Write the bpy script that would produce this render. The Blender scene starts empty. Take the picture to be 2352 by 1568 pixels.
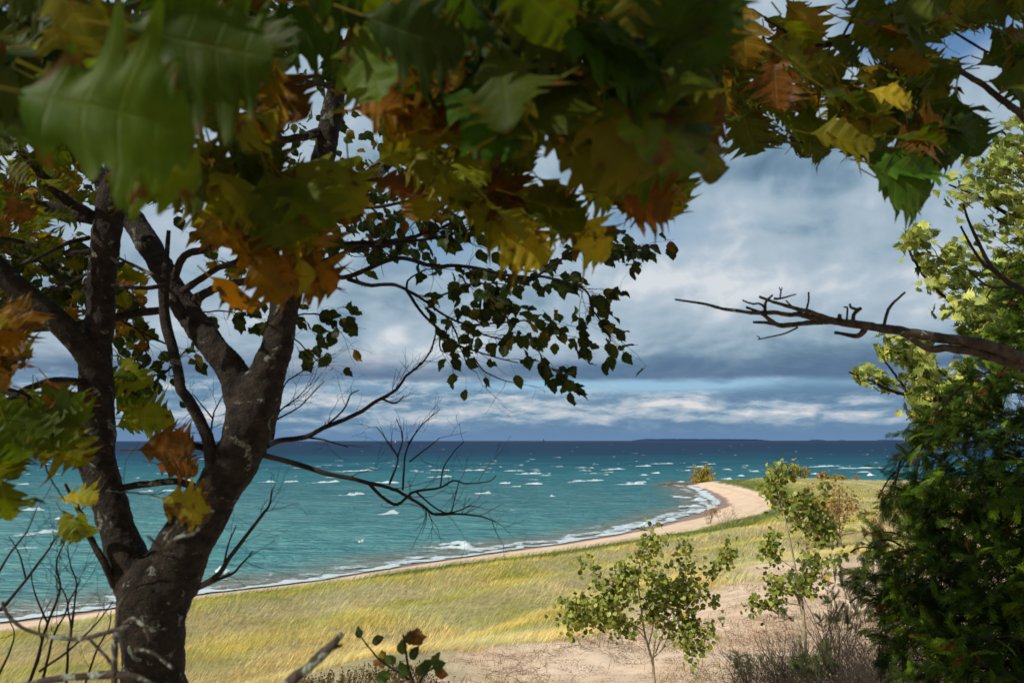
import bpy, math, random
import numpy as np
from mathutils import Vector

R = math.radians
scn = bpy.context.scene
COL = scn.collection
rng = np.random.default_rng(11)
random.seed(11)

# ------------------------------------------------------------------ camera
H = 12.0
PITCH = R(7.05)
F = 28.0 / 36.0 * 2352.0
cam_d = bpy.data.cameras.new('camera')
cam = bpy.data.objects.new('camera', cam_d)
COL.objects.link(cam)
cam.location = (0, 0, H)
cam.rotation_euler = (R(90) + PITCH, R(0.05), 0)
cam_d.lens = 28.0
cam_d.sensor_width = 36.0
cam_d.clip_start = 0.05
cam_d.clip_end = 60000
cam_d.dof.use_dof = True
cam_d.dof.focus_distance = 10.0
cam_d.dof.aperture_fstop = 4.2
scn.camera = cam
CP, SP = math.cos(PITCH), math.sin(PITCH)


def P(u, v, y):
    """Point of the place seen at (u, v) of the 2352x1568 photograph, y metres ahead."""
    a = (u - 1176.0) / F
    b = -(v - 784.0) / F
    dy = CP - b * SP
    dz = SP + b * CP
    k = y / dy
    return np.array([a * k, y, H + dz * k])


def PZ(u, v, z):
    b = -(v - 784.0) / F
    dy = CP - b * SP
    dz = SP + b * CP
    k = (z - H) / dz
    return np.array([(u - 1176.0) / F * k, dy * k, z])


# ------------------------------------------------------------------ light
SUN_EL = R(36)
SUN_AZ = R(-118)      # measured from +Y (view direction) towards +X
SUN_DIR = np.array([math.sin(SUN_AZ) * math.cos(SUN_EL), math.cos(SUN_AZ) * math.cos(SUN_EL), math.sin(SUN_EL)])
sun_d = bpy.data.lights.new('sun', 'SUN')
sun_d.energy = 4.6
sun_d.angle = R(0.5)
sun_d.color = (1.0, 0.93, 0.82)
sun = bpy.data.objects.new('sun', sun_d)
COL.objects.link(sun)
sun.rotation_euler = Vector(SUN_DIR).to_track_quat('Z', 'Y').to_euler()

scn.view_settings.view_transform = 'Standard'
scn.view_settings.look = 'None'
scn.view_settings.exposure = 0.0
scn.view_settings.gamma = 1.0
scn.cycles.max_bounces = 6
scn.cycles.diffuse_bounces = 3
scn.cycles.transparent_max_bounces = 12
scn.cycles.use_denoising = True


class NT:
    """tiny helper for writing node trees as expressions"""
    def __init__(self, tree):
        self.t = tree
        self.n = tree.nodes
        self.l = tree.links

    def node(self, typ, **kw):
        nd = self.n.new(typ)
        for k, v in kw.items():
            setattr(nd, k, v)
        return nd

    def put(self, sock, v):
        if v is None:
            return
        if isinstance(v, bpy.types.NodeSocket):
            self.l.new(v, sock)
        else:
            sock.default_value = v

    def m(self, op, a, b=None, c=None, clamp=False):
        nd = self.node('ShaderNodeMath', operation=op, use_clamp=clamp)
        self.put(nd.inputs[0], a)
        self.put(nd.inputs[1], b)
        self.put(nd.inputs[2], c)
        return nd.outputs[0]

    def mix(self, f, a, b, blend='MIX'):
        nd = self.node('ShaderNodeMix', data_type='RGBA', blend_type=blend)
        self.put(nd.inputs[0], f)
        self.put(nd.inputs[6], a if isinstance(a, bpy.types.NodeSocket) else (*a[:3], 1))
        self.put(nd.inputs[7], b if isinstance(b, bpy.types.NodeSocket) else (*b[:3], 1))
        return nd.outputs[2]

    def noise(self, vec, scale, detail=4, rough=0.5, dist=0.0, dims='3D', color=False):
        nd = self.node('ShaderNodeTexNoise', noise_dimensions=dims)
        if vec is not None:
            self.l.new(vec, nd.inputs['Vector'])
        nd.inputs['Scale'].default_value = scale
        nd.inputs['Detail'].default_value = detail
        nd.inputs['Roughness'].default_value = rough
        nd.inputs['Distortion'].default_value = dist
        return nd.outputs['Color'] if color else nd.outputs['Fac']

    def ramp(self, f, stops, interp='LINEAR'):
        nd = self.node('ShaderNodeValToRGB')
        cr = nd.color_ramp
        cr.interpolation = interp
        while len(cr.elements) < len(stops):
            cr.elements.new(0.5)
        for e, (p, c) in zip(cr.elements, stops):
            e.position = p
            e.color = (*c, 1) if len(c) == 3 else c
        self.put(nd.inputs[0], f)
        return nd.outputs[0]

    def sstep(self, v, a, b):
        nd = self.node('ShaderNodeMapRange', interpolation_type='SMOOTHSTEP')
        self.put(nd.inputs[0], v)
        nd.inputs[1].default_value = a
        nd.inputs[2].default_value = b
        nd.inputs[3].default_value = 0
        nd.inputs[4].default_value = 1
        return nd.outputs[0]

    def xyz(self, x, y, z=0.0):
        nd = self.node('ShaderNodeCombineXYZ')
        self.put(nd.inputs[0], x)
        self.put(nd.inputs[1], y)
        self.put(nd.inputs[2], z)
        return nd.outputs[0]

    def sep(self, v):
        nd = self.node('ShaderNodeSeparateXYZ')
        self.l.new(v, nd.inputs[0])
        return nd.outputs[0], nd.outputs[1], nd.outputs[2]

    def vscale(self, v, s):
        nd = self.node('ShaderNodeVectorMath', operation='MULTIPLY')
        self.l.new(v, nd.inputs[0])
        nd.inputs[1].default_value = s
        return nd.outputs[0]

    def vadd(self, v, w):
        nd = self.node('ShaderNodeVectorMath', operation='ADD')
        self.l.new(v, nd.inputs[0])
        self.put(nd.inputs[1], w)
        return nd.outputs[0]

    def attr(self, name):
        return self.node('ShaderNodeAttribute', attribute_name=name)


def srgb(r, g, b):
    def f(c):
        c /= 255.0
        return c / 12.92 if c <= 0.04045 else ((c + 0.055) / 1.055) ** 2.4
    return (f(r), f(g), f(b))


# ------------------------------------------------------------------ world sky
def build_world():
    w = bpy.data.worlds.new('World')
    scn.world = w
    w.use_nodes = True
    w.node_tree.nodes.clear()
    t = NT(w.node_tree)
    out = t.node('ShaderNodeOutputWorld')
    bg = t.node('ShaderNodeBackground')
    STR = 0.1
    bg.inputs[1].default_value = STR
    sky = t.node('ShaderNodeTexSky', sky_type='NISHITA')
    sky.sun_disc = False
    sky.sun_elevation = SUN_EL
    sky.sun_rotation = SUN_AZ
    sky.air_density = 1.3
    sky.dust_density = 0.6
    sky.ozone_density = 1.6
    tc = t.node('ShaderNodeTexCoord')
    x, y, z = t.sep(tc.outputs['Generated'])
    az = t.m('ARCTAN2', x, y)
    el = t.m('ARCSINE', t.m('MAXIMUM', z, 0.0))
    lel = t.m('LOGARITHM', t.m('ADD', el, 0.12), math.e)

    # warped field coordinates
    q0 = t.xyz(az, t.m('MULTIPLY', lel, 0.48))
    warp = t.noise(q0, 6.0, 2, 0.5, color=True)
    wv = t.vscale(t.vadd(warp, (-0.5, -0.5, -0.5)), (0.08, 0.07, 0))
    q = t.vadd(q0, wv)
    big = t.noise(q, 4.2, 5, 0.46)
    pf = t.noise(q, 12.0, 4, 0.5)
    pf2 = t.noise(t.vadd(q, (-0.008, 0.011, 0.0)), 12.0, 4, 0.5)
    big2 = t.noise(t.vadd(q, (-0.020, 0.026, 0.0)), 4.2, 5, 0.46)
    emb = t.m('ADD', t.m('MULTIPLY', t.m('SUBTRACT', big, big2), 1.9), t.m('MULTIPLY', t.m('SUBTRACT', pf, pf2), 1.1))
    light = t.m('ADD', t.m('MULTIPLY', t.m('SUBTRACT', big, 0.5), 0.9), emb)
    light = t.m('ADD', light, 0.56)

    def gauss(u, v, su, sv, amp):
        a0 = math.atan((u - 1176) / F)
        e0 = math.atan((1010 - v) / F)
        dx = t.m('MULTIPLY', t.m('SUBTRACT', az, a0), F / su)
        dz = t.m('MULTIPLY', t.m('SUBTRACT', el, e0), F / sv)
        s = t.m('ADD', t.m('MULTIPLY', dx, dx), t.m('MULTIPLY', dz, dz))
        return t.m('MULTIPLY', t.m('EXPONENT', t.m('MULTIPLY', s, -1.0)), amp)

    # bright and dark places of the upper deck
    for g in [(905, 768, 34, 26, 0.45), (880, 800, 70, 30, 0.28), (820, 832, 120, 30, 0.30), (1500, 640, 260, 45, 0.22), (1850, 410, 170, 45, -0.40),
              (1650, 790, 160, 40, -0.15), (1500, 840, 300, 20, -0.12), (1050, 820, 110, 45, 0.22), (1250, 850, 260, 12, -0.25),
              (1950, 840, 200, 40, -0.45), (430, 500, 140, 120, 0.25), (1700, 660, 250, 40, 0.20), (1350, 790, 120, 35, 0.22)]:
        light = t.m('ADD', light, gauss(*g))
    light = t.m('MINIMUM', t.m('MAXIMUM', light, 0.0), 1.15)
    dark = srgb(100, 128, 152)
    mid = srgb(156, 178, 194)
    brt = srgb(212, 219, 225)
    K = 1.0 / STR
    up = t.ramp(light, [(0.0, dark), (0.24, srgb(120, 148, 170)), (0.5, mid), (0.75, srgb(176, 192, 206)), (1.0, brt)])
    # deck base: dark flat undersides just above the gap
    wob = t.m('MULTIPLY', t.m('SUBTRACT', t.noise(t.xyz(t.m('MULTIPLY', az, 1.0), t.m('MULTIPLY', el, 3.0)), 9.0, 4, 0.5), 0.5), 0.035)
    elw = t.m('ADD', el, wob)
    under = t.m('SUBTRACT', 1.0, t.sstep(t.m('ADD', elw, t.m('MULTIPLY', t.m('SUBTRACT', pf, 0.5), 0.05)), 0.076, 0.118))
    up = t.mix(t.m('MULTIPLY', under, 0.85), up, srgb(84, 112, 144))

    # horizon rows of small cumulus
    h0 = t.xyz(t.m('MULTIPLY', az, 1.0), t.m('MULTIPLY', el, 3.6))
    hw = t.vadd(h0, t.vscale(t.vadd(t.noise(h0, 14.0, 3, 0.5, color=True), (-0.5, -0.5, -0.5)), (0.03, 0.03, 0)))
    hn = t.noise(hw, 10.0, 6, 0.6)
    hn2 = t.noise(t.vadd(hw, (-0.008, 0.022, 0.0)), 10.0, 6, 0.6)
    hl = t.m('ADD', t.m('MULTIPLY', t.m('SUBTRACT', hn, hn2), 2.2), t.m('MULTIPLY', t.m('SUBTRACT', hn, 0.5), 1.6))
    lowband = t.m('SUBTRACT', 1.0, t.sstep(el, 0.0, 0.030))
    hl = t.m('SUBTRACT', t.m('ADD', hl, 0.40), t.m('MULTIPLY', lowband, 0.5))
    for g in [(1450, 935, 330, 26, 0.30), (1000, 945, 160, 22, 0.16), (1880, 900, 190, 22, -0.75), (560, 950, 160, 30, 0.25), (1850, 955, 200, 14, 0.2)]:
        hl = t.m('ADD', hl, gauss(*g))
    low = t.ramp(hl, [(0.0, srgb(100, 132, 162)), (0.3, srgb(120, 150, 176)), (0.55, srgb(160, 180, 196)), (0.82, srgb(192, 199, 208)), (1.0, srgb(220, 220, 221))])
    low = t.mix(t.sstep(t.m('SUBTRACT', 1.0, t.m('DIVIDE', el, 0.03)), 0.0, 1.0), low, srgb(104, 136, 172))
    # clear gap with cyan air
    gap = t.m('ADD', gauss(1450, 884, 300, 15, 2.2), gauss(2000, 890, 60, 8, 0.4))
    gap = t.m('ADD', gap, gauss(900, 893, 200, 8, 0.25))
    gap = t.m('MULTIPLY', gap, t.sstep(hn, 0.70, 0.48))
    low = t.mix(t.m('MINIMUM', gap, 1.0), low, srgb(150, 190, 216))
    edge = t.sstep(elw, 0.068, 0.079)
    clouds = t.mix(edge, low, up)
    # blue holes in the upper sky
    hole = t.m('ADD', gauss(2230, 95, 170, 110, 2.0), gauss(1520, 540, 260, 60, 0.40))
    hole = t.m('ADD', hole, gauss(1030, 560, 130, 60, 0.55))
    hole = t.m('ADD', hole, gauss(1590, 190, 120, 70, 1.2))
    hole = t.m('ADD', hole, gauss(1480, 440, 160, 60, 0.30))
    hole = t.m('ADD', hole, gauss(350, 810, 40, 28, 0.7))
    hole = t.m('ADD', hole, t.m('MULTIPLY', t.sstep(el, 0.5, 0.9), 0.45))
    hole = t.m('ADD', hole, t.m('MULTIPLY', t.m('SUBTRACT', 0.5, big), 1.3))
    hole = t.m('MULTIPLY', t.sstep(hole, 0.08, 0.95), t.sstep(el, 0.10, 0.16))
    clear = t.vscale(sky.outputs[0], (0.70, 0.88, 1.05))
    kk = t.vscale(clouds, (K, K, K))
    final = t.mix(hole, kk, clear)
    t.l.new(final, bg.inputs[0])
    t.l.new(bg.outputs[0], out.inputs[0])


build_world()
scn.world.cycles.sampling_method = 'MANUAL'
scn.world.cycles.sample_map_resolution = 256


# ------------------------------------------------------------------ tagging and mesh helpers
def tag(o, label=None, cat=None, group=None, kind=None):
    if label: o['label'] = label
    if cat: o['category'] = cat
    if group: o['group'] = group
    if kind: o['kind'] = kind
    return o


def empty(name, loc, label, cat, group=None, kind=None):
    o = bpy.data.objects.new(name, None)
    o.empty_display_size = 0.2
    COL.objects.link(o)
    o.location = tuple(float(c) for c in loc)
    return tag(o, label, cat, group, kind)


class Geo:
    """collects vertices, faces and per-vertex attributes (numpy), builds ONE mesh object"""
    def __init__(self):
        self.v, self.f4, self.f3, self.c, self.a, self.n = [], [], [], [], [], 0

    def add(self, v, f, c=None, a=None):
        v = np.asarray(v, dtype=np.float64).reshape(-1, 3)
        k = len(v)
        if c is None: c = np.zeros((k, 4))
        c = np.asarray(c, dtype=np.float64)
        if c.ndim == 1: c = np.tile(c, (k, 1))
        if a is None: a = np.zeros((k, 3))
        a = np.asarray(a, dtype=np.float64)
        if a.ndim == 1: a = np.tile(a, (k, 1))
        self.v.append(v); self.c.append(c); self.a.append(a)
        f = np.asarray(f, dtype=np.int64)
        (self.f4 if f.shape[1] == 4 else self.f3).append(f + self.n)
        self.n += k

    def build(self, name, mat, parent=None, smooth=True):
        v = np.concatenate(self.v); c = np.concatenate(self.c); a = np.concatenate(self.a)
        loc = np.zeros(3)
        if parent is not None:
            p = parent
            while p is not None:
                loc = loc + np.array(p.location)
                p = p.parent
        v = v - loc
        me = bpy.data.meshes.new(name)
        f4 = np.concatenate(self.f4) if self.f4 else np.zeros((0, 4), int)
        f3 = np.concatenate(self.f3) if self.f3 else np.zeros((0, 3), int)
        me.vertices.add(len(v))
        me.vertices.foreach_set('co', v.astype(np.float32).ravel())
        loops = np.concatenate([f4.ravel(), f3.ravel()])
        me.loops.add(len(loops))
        me.loops.foreach_set('vertex_index', loops.astype(np.int32))
        npoly = len(f4) + len(f3)
        me.polygons.add(npoly)
        starts = np.concatenate([np.arange(len(f4)) * 4, len(f4) * 4 + np.arange(len(f3)) * 3])
        me.polygons.foreach_set('loop_start', starts.astype(np.int32))
        me.update(calc_edges=True)
        if smooth:
            me.polygons.foreach_set('use_smooth', np.ones(npoly, dtype=bool))
        at = me.attributes.new('col', 'FLOAT_COLOR', 'POINT')
        at.data.foreach_set('color', c.astype(np.float32).ravel())
        at = me.attributes.new('lv', 'FLOAT_VECTOR', 'POINT')
        at.data.foreach_set('vector', a.astype(np.float32).ravel())
        me.materials.append(mat)
        o = bpy.data.objects.new(name, me)
        COL.objects.link(o)
        if parent is not None:
            o.parent = parent
        return o


def hash2(ix, iy, seed=0):
    h = (ix.astype(np.int64) * 374761393 + iy.astype(np.int64) * 668265263 + seed * 974711) & 0x7fffffff
    h = ((h ^ (h >> 13)) * 1274126177) & 0x7fffffff
    return ((h ^ (h >> 16)) & 0xffff) / 65535.0


def vnoise(x, y, seed=0):
    x = np.asarray(x, float); y = np.asarray(y, float)
    ix, iy = np.floor(x), np.floor(y)
    fx, fy = x - ix, y - iy
    fx = fx * fx * (3 - 2 * fx); fy = fy * fy * (3 - 2 * fy)
    a = hash2(ix, iy, seed); b = hash2(ix + 1, iy, seed)
    c = hash2(ix, iy + 1, seed); d = hash2(ix + 1, iy + 1, seed)
    return (a * (1 - fx) + b * fx) * (1 - fy) + (c * (1 - fx) + d * fx) * fy


def fbm(x, y, oct=4, seed=0):
    s = 0; amp = 0.5; tot = 0
    for i in range(oct):
        s = s + amp * vnoise(x, y, seed + i * 7); tot += amp
        x = np.asarray(x) * 2.03; y = np.asarray(y) * 2.03; amp *= 0.5
    return s / tot


def smooth(v, a, b):
    t = np.clip((v - a) / (b - a), 0, 1)
    return t * t * (3 - 2 * t)


def grid_faces(nr, nc, wrap=False):
    r = np.arange(nr - 1)[:, None]
    c = np.arange(nc if wrap else nc - 1)[None, :]
    c2 = (c + 1) % nc
    return np.stack([r * nc + c, r * nc + c2, (r + 1) * nc + c2, (r + 1) * nc + c], -1).reshape(-1, 4)


def in_poly(x, y, poly):
    x = np.asarray(x); y = np.asarray(y)
    res = np.zeros(x.shape, bool)
    n = len(poly)
    for i in range(n):
        x1, y1 = poly[i][0], poly[i][1]
        x2, y2 = poly[(i + 1) % n][0], poly[(i + 1) % n][1]
        cond = ((y1 > y) != (y2 > y))
        xi = (x2 - x1) * (y - y1) / (y2 - y1 + 1e-12) + x1
        res ^= cond & (x < xi)
    return res


def dist_line(x, y, pts):
    best = np.full(np.shape(x), 1e9)
    for i in range(len(pts) - 1):
        ax, ay = pts[i][:2]; bx, by = pts[i + 1][:2]
        dx, dy = bx - ax, by - ay
        t = np.clip(((x - ax) * dx + (y - ay) * dy) / (dx * dx + dy * dy + 1e-9), 0, 1)
        best = np.minimum(best, np.hypot(x - ax - t * dx, y - ay - t * dy))
    return best


def catmull(pts, n):
    p = np.asarray(pts, float)
    if len(p) < 3:
        t = np.linspace(0, 1, n)[:, None]
        return p[0] * (1 - t) + p[-1] * t
    e = np.vstack([2 * p[0] - p[1], p, 2 * p[-1] - p[-2]])
    t = np.linspace(0, len(p) - 1 - 1e-6, n)
    i = t.astype(int); f = (t - i)[:, None]
    a, b, c, d = e[i], e[i + 1], e[i + 2], e[i + 3]
    return 0.5 * (2 * b + (c - a) * f + (2 * a - 5 * b + 4 * c - d) * f ** 2 + (3 * b - a - 3 * c + d) * f ** 3)


# ------------------------------------------------------------------ materials
def new_mat(name):
    m = bpy.data.materials.new(name)
    m.use_nodes = True
    m.node_tree.nodes.clear()
    t = NT(m.node_tree)
    out = t.node('ShaderNodeOutputMaterial')
    return m, t, out


def principled(t, base, rough=0.6, spec=0.5, normal=None):
    p = t.node('ShaderNodeBsdfPrincipled')
    t.put(p.inputs['Base Color'], base if isinstance(base, bpy.types.NodeSocket) else (*base, 1))
    t.put(p.inputs['Roughness'], rough)
    t.put(p.inputs['Specular IOR Level'], spec)
    if normal is not None:
        t.l.new(normal, p.inputs['Normal'])
    return p


def bump(t, h, strength=0.5, dist=0.02):
    b = t.node('ShaderNodeBump')
    b.inputs['Strength'].default_value = strength
    b.inputs['Distance'].default_value = dist
    t.l.new(h, b.inputs['Height'])
    return b.outputs[0]


def leaf_material(name, veins=0.0, transl=0.35, rough=0.45, blotch=45.0, transmul=(1.5, 1.35, 0.5), nveins=None, spec=0.25):
    m, t, out = new_mat(name)
    at = t.attr('col')
    base = at.outputs['Color']
    age = at.outputs['Alpha']
    lv = t.attr('lv').outputs['Vector']
    lt, ls, lr = t.sep(lv)
    pos = t.node('ShaderNodeNewGeometry').outputs['Position']
    n1 = t.noise(pos, blotch, 5, 0.6)
    n2 = t.noise(pos, blotch * 3.1, 3, 0.6)
    n0 = t.noise(pos, blotch * 0.35, 3, 0.6)
    base = t.mix(t.m('MULTIPLY', t.sstep(n0, 0.4, 0.68), 0.6), base, t.vscale(base, (1.7, 1.25, 0.7)))
    base = t.mix(t.m('MULTIPLY', t.sstep(n1, 0.4, 0.65), 0.45), base, t.vscale(base, (0.6, 0.68, 0.6)))
    # brown patches that spread from the margin as the leaf ages
    edge = t.m('MULTIPLY', t.m('MULTIPLY', ls, ls), 0.10)
    bl = t.m('ADD', t.m('ADD', n1, edge), t.m('MULTIPLY', age, 0.30))
    bm = t.sstep(bl, 0.73, 0.81)
    brown = t.mix(n2, srgb(52, 34, 12), srgb(104, 72, 24))
    base = t.mix(bm, base, brown)
    spots = t.m('MULTIPLY', t.sstep(n2, 0.72, 0.77), t.m('MINIMUM', t.m('MULTIPLY', age, 2.0), 1.0))
    base = t.mix(spots, base, srgb(60, 34, 16))
    h = n1
    if veins > 0:
        mid = t.m('SUBTRACT', 1.0, t.sstep(t.m('ABSOLUTE', ls), 0.012, 0.05))
        fr = t.m('FRACT', t.m('ADD', t.m('MULTIPLY', lt, 5.0), 0.5))
        sd = t.m('ABSOLUTE', t.m('SUBTRACT', fr, 0.5))
        side = t.m('SUBTRACT', 1.0, t.sstep(sd, 0.02, 0.075))
        vv = t.m('MAXIMUM', mid, t.m('MULTIPLY', side, 0.55))
        base = t.mix(t.m('MULTIPLY', vv, veins), base, t.mix(0.5, t.vscale(base, (1.8, 1.7, 1.4)), srgb(150, 150, 70)))
        h = t.m('ADD', t.m('MULTIPLY', n1, 0.3), t.m('MULTIPLY', vv, -0.6))
    nrm = bump(t, h, 0.5, 0.004)
    p = principled(t, base, rough, spec, nrm)
    tr = t.node('ShaderNodeBsdfTranslucent')
    t.l.new(t.vscale(base, transmul), tr.inputs[0])
    mx = t.node('ShaderNodeMixShader')
    mx.inputs[0].default_value = transl
    t.l.new(p.outputs[0], mx.inputs[1]); t.l.new(tr.outputs[0], mx.inputs[2])
    t.l.new(mx.outputs[0], out.inputs[0])
    return m


def bark_material(name, c1, c2, lichen=0.3, scale=18.0, bstr=0.6, bdist=0.006, stretch=(1, 1, 0.35), lcol=(150, 160, 145)):
    m, t, out = new_mat(name)
    pos = t.node('ShaderNodeNewGeometry').outputs['Position']
    ps = t.vscale(pos, stretch)
    n1 = t.noise(ps, scale, 6, 0.62)
    n2 = t.noise(ps, scale * 4, 4, 0.6)
    n3 = t.noise(pos, scale * 0.55, 5, 0.65, 0.6)
    base = t.mix(t.sstep(n1, 0.3, 0.72), c1, c2)
    base = t.mix(t.m('MULTIPLY', t.sstep(n2, 0.55, 0.8), 0.5), base, t.vscale(base, (0.45, 0.42, 0.4)))
    lm = t.m('MULTIPLY', t.sstep(n3, 0.72 - 0.22 * lichen, 0.76 - 0.2 * lichen), t.sstep(n2, 0.30, 0.5))
    base = t.mix(lm, base, srgb(*lcol))
    h = t.m('ADD', t.m('MULTIPLY', n1, 0.7), t.m('ADD', t.m('MULTIPLY', n2, 0.35), t.m('MULTIPLY', lm, 0.25)))
    p = principled(t, base, 0.85, 0.25, bump(t, h, bstr, bdist))
    t.l.new(p.outputs[0], out.inputs[0])
    return m


M = {}
M['bark'] = bark_material('smooth_bark', srgb(22, 17, 14), srgb(56, 47, 38), 0.6, 22.0, 1.0, 0.03, (1, 1, 1.3), (120, 124, 112))
M['bark_dark'] = bark_material('dark_bark', srgb(26, 21, 18), srgb(44, 36, 30), 0.15, 30.0)
M['bark_lichen'] = bark_material('lichen_bark', srgb(52, 44, 38), srgb(84, 76, 66), 0.8, 45.0, 1.0, 0.01)
M['bark_dead'] = bark_material('dead_bark', srgb(36, 30, 25), srgb(78, 68, 58), 0.5, 34.0, 1.0, 0.01)
M['bark_pale'] = bark_material('pale_bark', srgb(120, 112, 84), srgb(176, 166, 132), 0.1, 24.0)
M['bark_far'] = bark_material('far_bark', srgb(96, 80, 68), srgb(150, 134, 118), 0.1, 8.0)
M['oak_near'] = leaf_material('oak_leaf_near', 0.10, 0.5, 0.55, 26.0, (1.42, 1.45, 0.35), spec=0.16)
M['oak'] = leaf_material('oak_leaf', 0.25, 0.45, 0.5, 30.0, (1.35, 1.35, 0.4), spec=0.18)
M['ovate'] = leaf_material('ovate_leaf', 0.3, 0.35, 0.5, 40.0, spec=0.15)
M['oak_far'] = leaf_material('oak_leaf_sunlit', 0.2, 0.22, 0.42, 24.0, (1.2, 1.2, 0.6))
M['aspen'] = leaf_material('aspen_leaf', 0.0, 0.28, 0.36, 20.0, (1.3, 1.25, 0.5))
M['shrub'] = leaf_material('shrub_leaf', 0.0, 0.3, 0.6, 6.0, (1.2, 1.1, 0.6))
M['cedar'] = leaf_material('cedar_spray', 0.0, 0.18, 0.6, 14.0, (1.3, 1.3, 0.5), spec=0.08)
M['grass'] = leaf_material('dune_grass', 0.0, 0.30, 0.6, 0.5, (1.05, 1.03, 0.8), spec=0.2)

# ------------------------------------------------------------------ shore layout (world metres)
shore_px = [(0, 1425), (240, 1397), (460, 1364), (700, 1336), (900, 1303), (1100, 1273), (1300, 1246), (1450, 1217),
            (1540, 1196), (1600, 1178), (1640, 1163), (1636, 1148), (1612, 1132), (1592, 1122), (1572, 1113)]
shore = [PZ(u, v, 0.0) for u, v in shore_px]
SH = [(-160, 46), (-90, 44), (-52, 47)] + [(p[0], p[1]) for p in shore] + [(49, 224), (56, 230), (80, 226), (120, 218), (170, 214), (240, 212), (420, 214)]
edge_px = [(0, 1452), (270, 1412), (460, 1370), (700, 1342), (900, 1311), (1100, 1284), (1300, 1258), (1500, 1227), (1600, 1210),
           (1700, 1192), (1762, 1176), (1785, 1158), (1765, 1140), (1720, 1126), (1670, 1114), (1636, 1108)]
edge = [PZ(u, v + (7 if u < 1640 and v > 1180 else 0), 1.15) for u, v in edge_px]
ED = [(-160, 40), (-90, 38.5), (-50, 39)] + [(p[0], p[1]) for p in edge]
ED_POLY = ED + [(62, 214), (90, 214), (130, 208), (180, 203), (300, 202), (420, 202), (420, -60), (-160, -60)]
LAND_POLY = SH + [(420, -80), (-160, -80)]
SAND_POLY = [P(900, 1520, 20)[:2], P(1130, 1490, 24)[:2], P(1320, 1450, 30)[:2], P(1480, 1390, 37)[:2], P(1640, 1340, 43)[:2],
             P(1800, 1290, 50)[:2], P(2000, 1280, 52)[:2], (34, 46), (44, 30), (40, -30), (-30, -30), (-14, 4), (-9, 12), (-7.0, 17.5)]

ctrl = []
for p in SH: ctrl.append((p[0], p[1], 0.0))
for i, p in enumerate(edge): ctrl.append((p[0], p[1], 1.25))
for x, y in [(-90, 38.5), (-50, 39)]: ctrl.append((x, y, 1.25))
for u, v, y in [(440, 1568, 31), (60, 1568, 30), (440, 1500, 36), (900, 1480, 37.3), (900, 1400, 45.5), (440, 1430, 41.7), (1100, 1342, 53),
                (1400, 1300, 60), (1600, 1252, 75), (1900, 1250, 70), (1900, 1182, 102), (2000, 1132, 150), (1850, 1117, 168), (2030, 1110, 183),
                (1730, 1108, 190), (1650, 1350, 38), (1800, 1300, 46), (1450, 1430, 30), (1300, 1440, 33), (1700, 1312, 47), (1400, 1560, 18),
                (1700, 1560, 17.2), (1000, 1560, 18.3), (700, 1575, 17.3), (900, 1505, 21), (2000, 1560, 13.5), (2250, 1568, 10.5)]:
    p = P(u, v, y); ctrl.append((p[0], p[1], p[2]))
ctrl += [(0, 0, 10.4), (0, 3, 9.95), (-1.5, 3.2, 9.9), (4, 4, 10.1), (-6, 5, 8.6), (-8, 10, 6.3), (0, 10, 8.45), (5, 8, 9.3), (-11, 18, 4.2),
         (-20, 25, 3.0), (-45, 20, 3.5), (-90, 10, 4), (0, -20, 12.5), (-30, -10, 9), (30, -10, 12), (40, 22, 8.0), (45, 45, 5), (90, 60, 5),
         (110, 110, 4), (170, 160, 3), (300, 150, 4), (300, 60, 6), (130, 195, 2.4), (200, 192, 2.4), (-60, 75, -2.2), (-10, 110, -2.6),
         (12, 150, -2.2), (22, 200, -2.4), (25, 250, -3.2), (70, 255, -3.0), (130, 245, -3.0), (220, 245, -3), (400, 250, -3), (-120, 90, -3),
         (-60, 200, -5), (0, 330, -5), (200, 330, -5), (-160, 70, -2)]
ctrl = np.array(ctrl, float)


def tps_fit(c, lam=0.6):
    n = len(c); xy = c[:, :2] / 50.0
    d = np.hypot(xy[:, None, 0] - xy[None, :, 0], xy[:, None, 1] - xy[None, :, 1])
    Kk = np.where(d > 0, d * d * np.log(d + 1e-12), 0) + np.eye(n) * lam * 1e-3
    Pm = np.hstack([np.ones((n, 1)), xy])
    A = np.block([[Kk, Pm], [Pm.T, np.zeros((3, 3))]])
    return np.linalg.solve(A, np.concatenate([c[:, 2], np.zeros(3)]))


TPS = tps_fit(ctrl)


def base_h(x, y):
    x = np.asarray(x, float); y = np.asarray(y, float)
    sh = x.shape
    X = x.ravel() / 50; Y = y.ravel() / 50
    res = TPS[-3] + TPS[-2] * X + TPS[-1] * Y
    for i in range(len(ctrl)):
        d2 = (X - ctrl[i, 0] / 50) ** 2 + (Y - ctrl[i, 1] / 50) ** 2
        res = res + TPS[i] * 0.5 * d2 * np.log(d2 + 1e-12)
    return res.reshape(sh)


def height(x, y):
    x = np.asarray(x, float); y = np.asarray(y, float)
    h = base_h(x, y)
    land = in_poly(x, y, ED_POLY)
    e = dist_line(x, y, ED + [(62, 214), (90, 214), (130, 208), (180, 203), (300, 202)]) * np.where(land, 1, -1)
    # foredune roll parallel to the shore, hummocks, foot-trodden sand
    far = smooth(y, 26, 40)
    h = h + far * smooth(e, 0, 5) * (0.42 * np.sin(e * 0.62 + 1.2 * fbm(x * .06, y * .06, 2, 3) * 3) + 0.55 * (fbm(x * 0.11, y * 0.11, 4, 5) - 0.5)) * np.exp(-e / 60)
    near = 1 - far
    h = h + near * (0.30 * (fbm(x * 0.5, y * 0.5, 4, 9) - 0.5) + 0.10 * (fbm(x * 2.2, y * 2.2, 3, 19) - 0.5))
    h = h + near * 0.05 * (fbm(x * 6.5, y * 6.5, 3, 29) - 0.5) * smooth(y, 8, 12)
    return h


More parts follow.
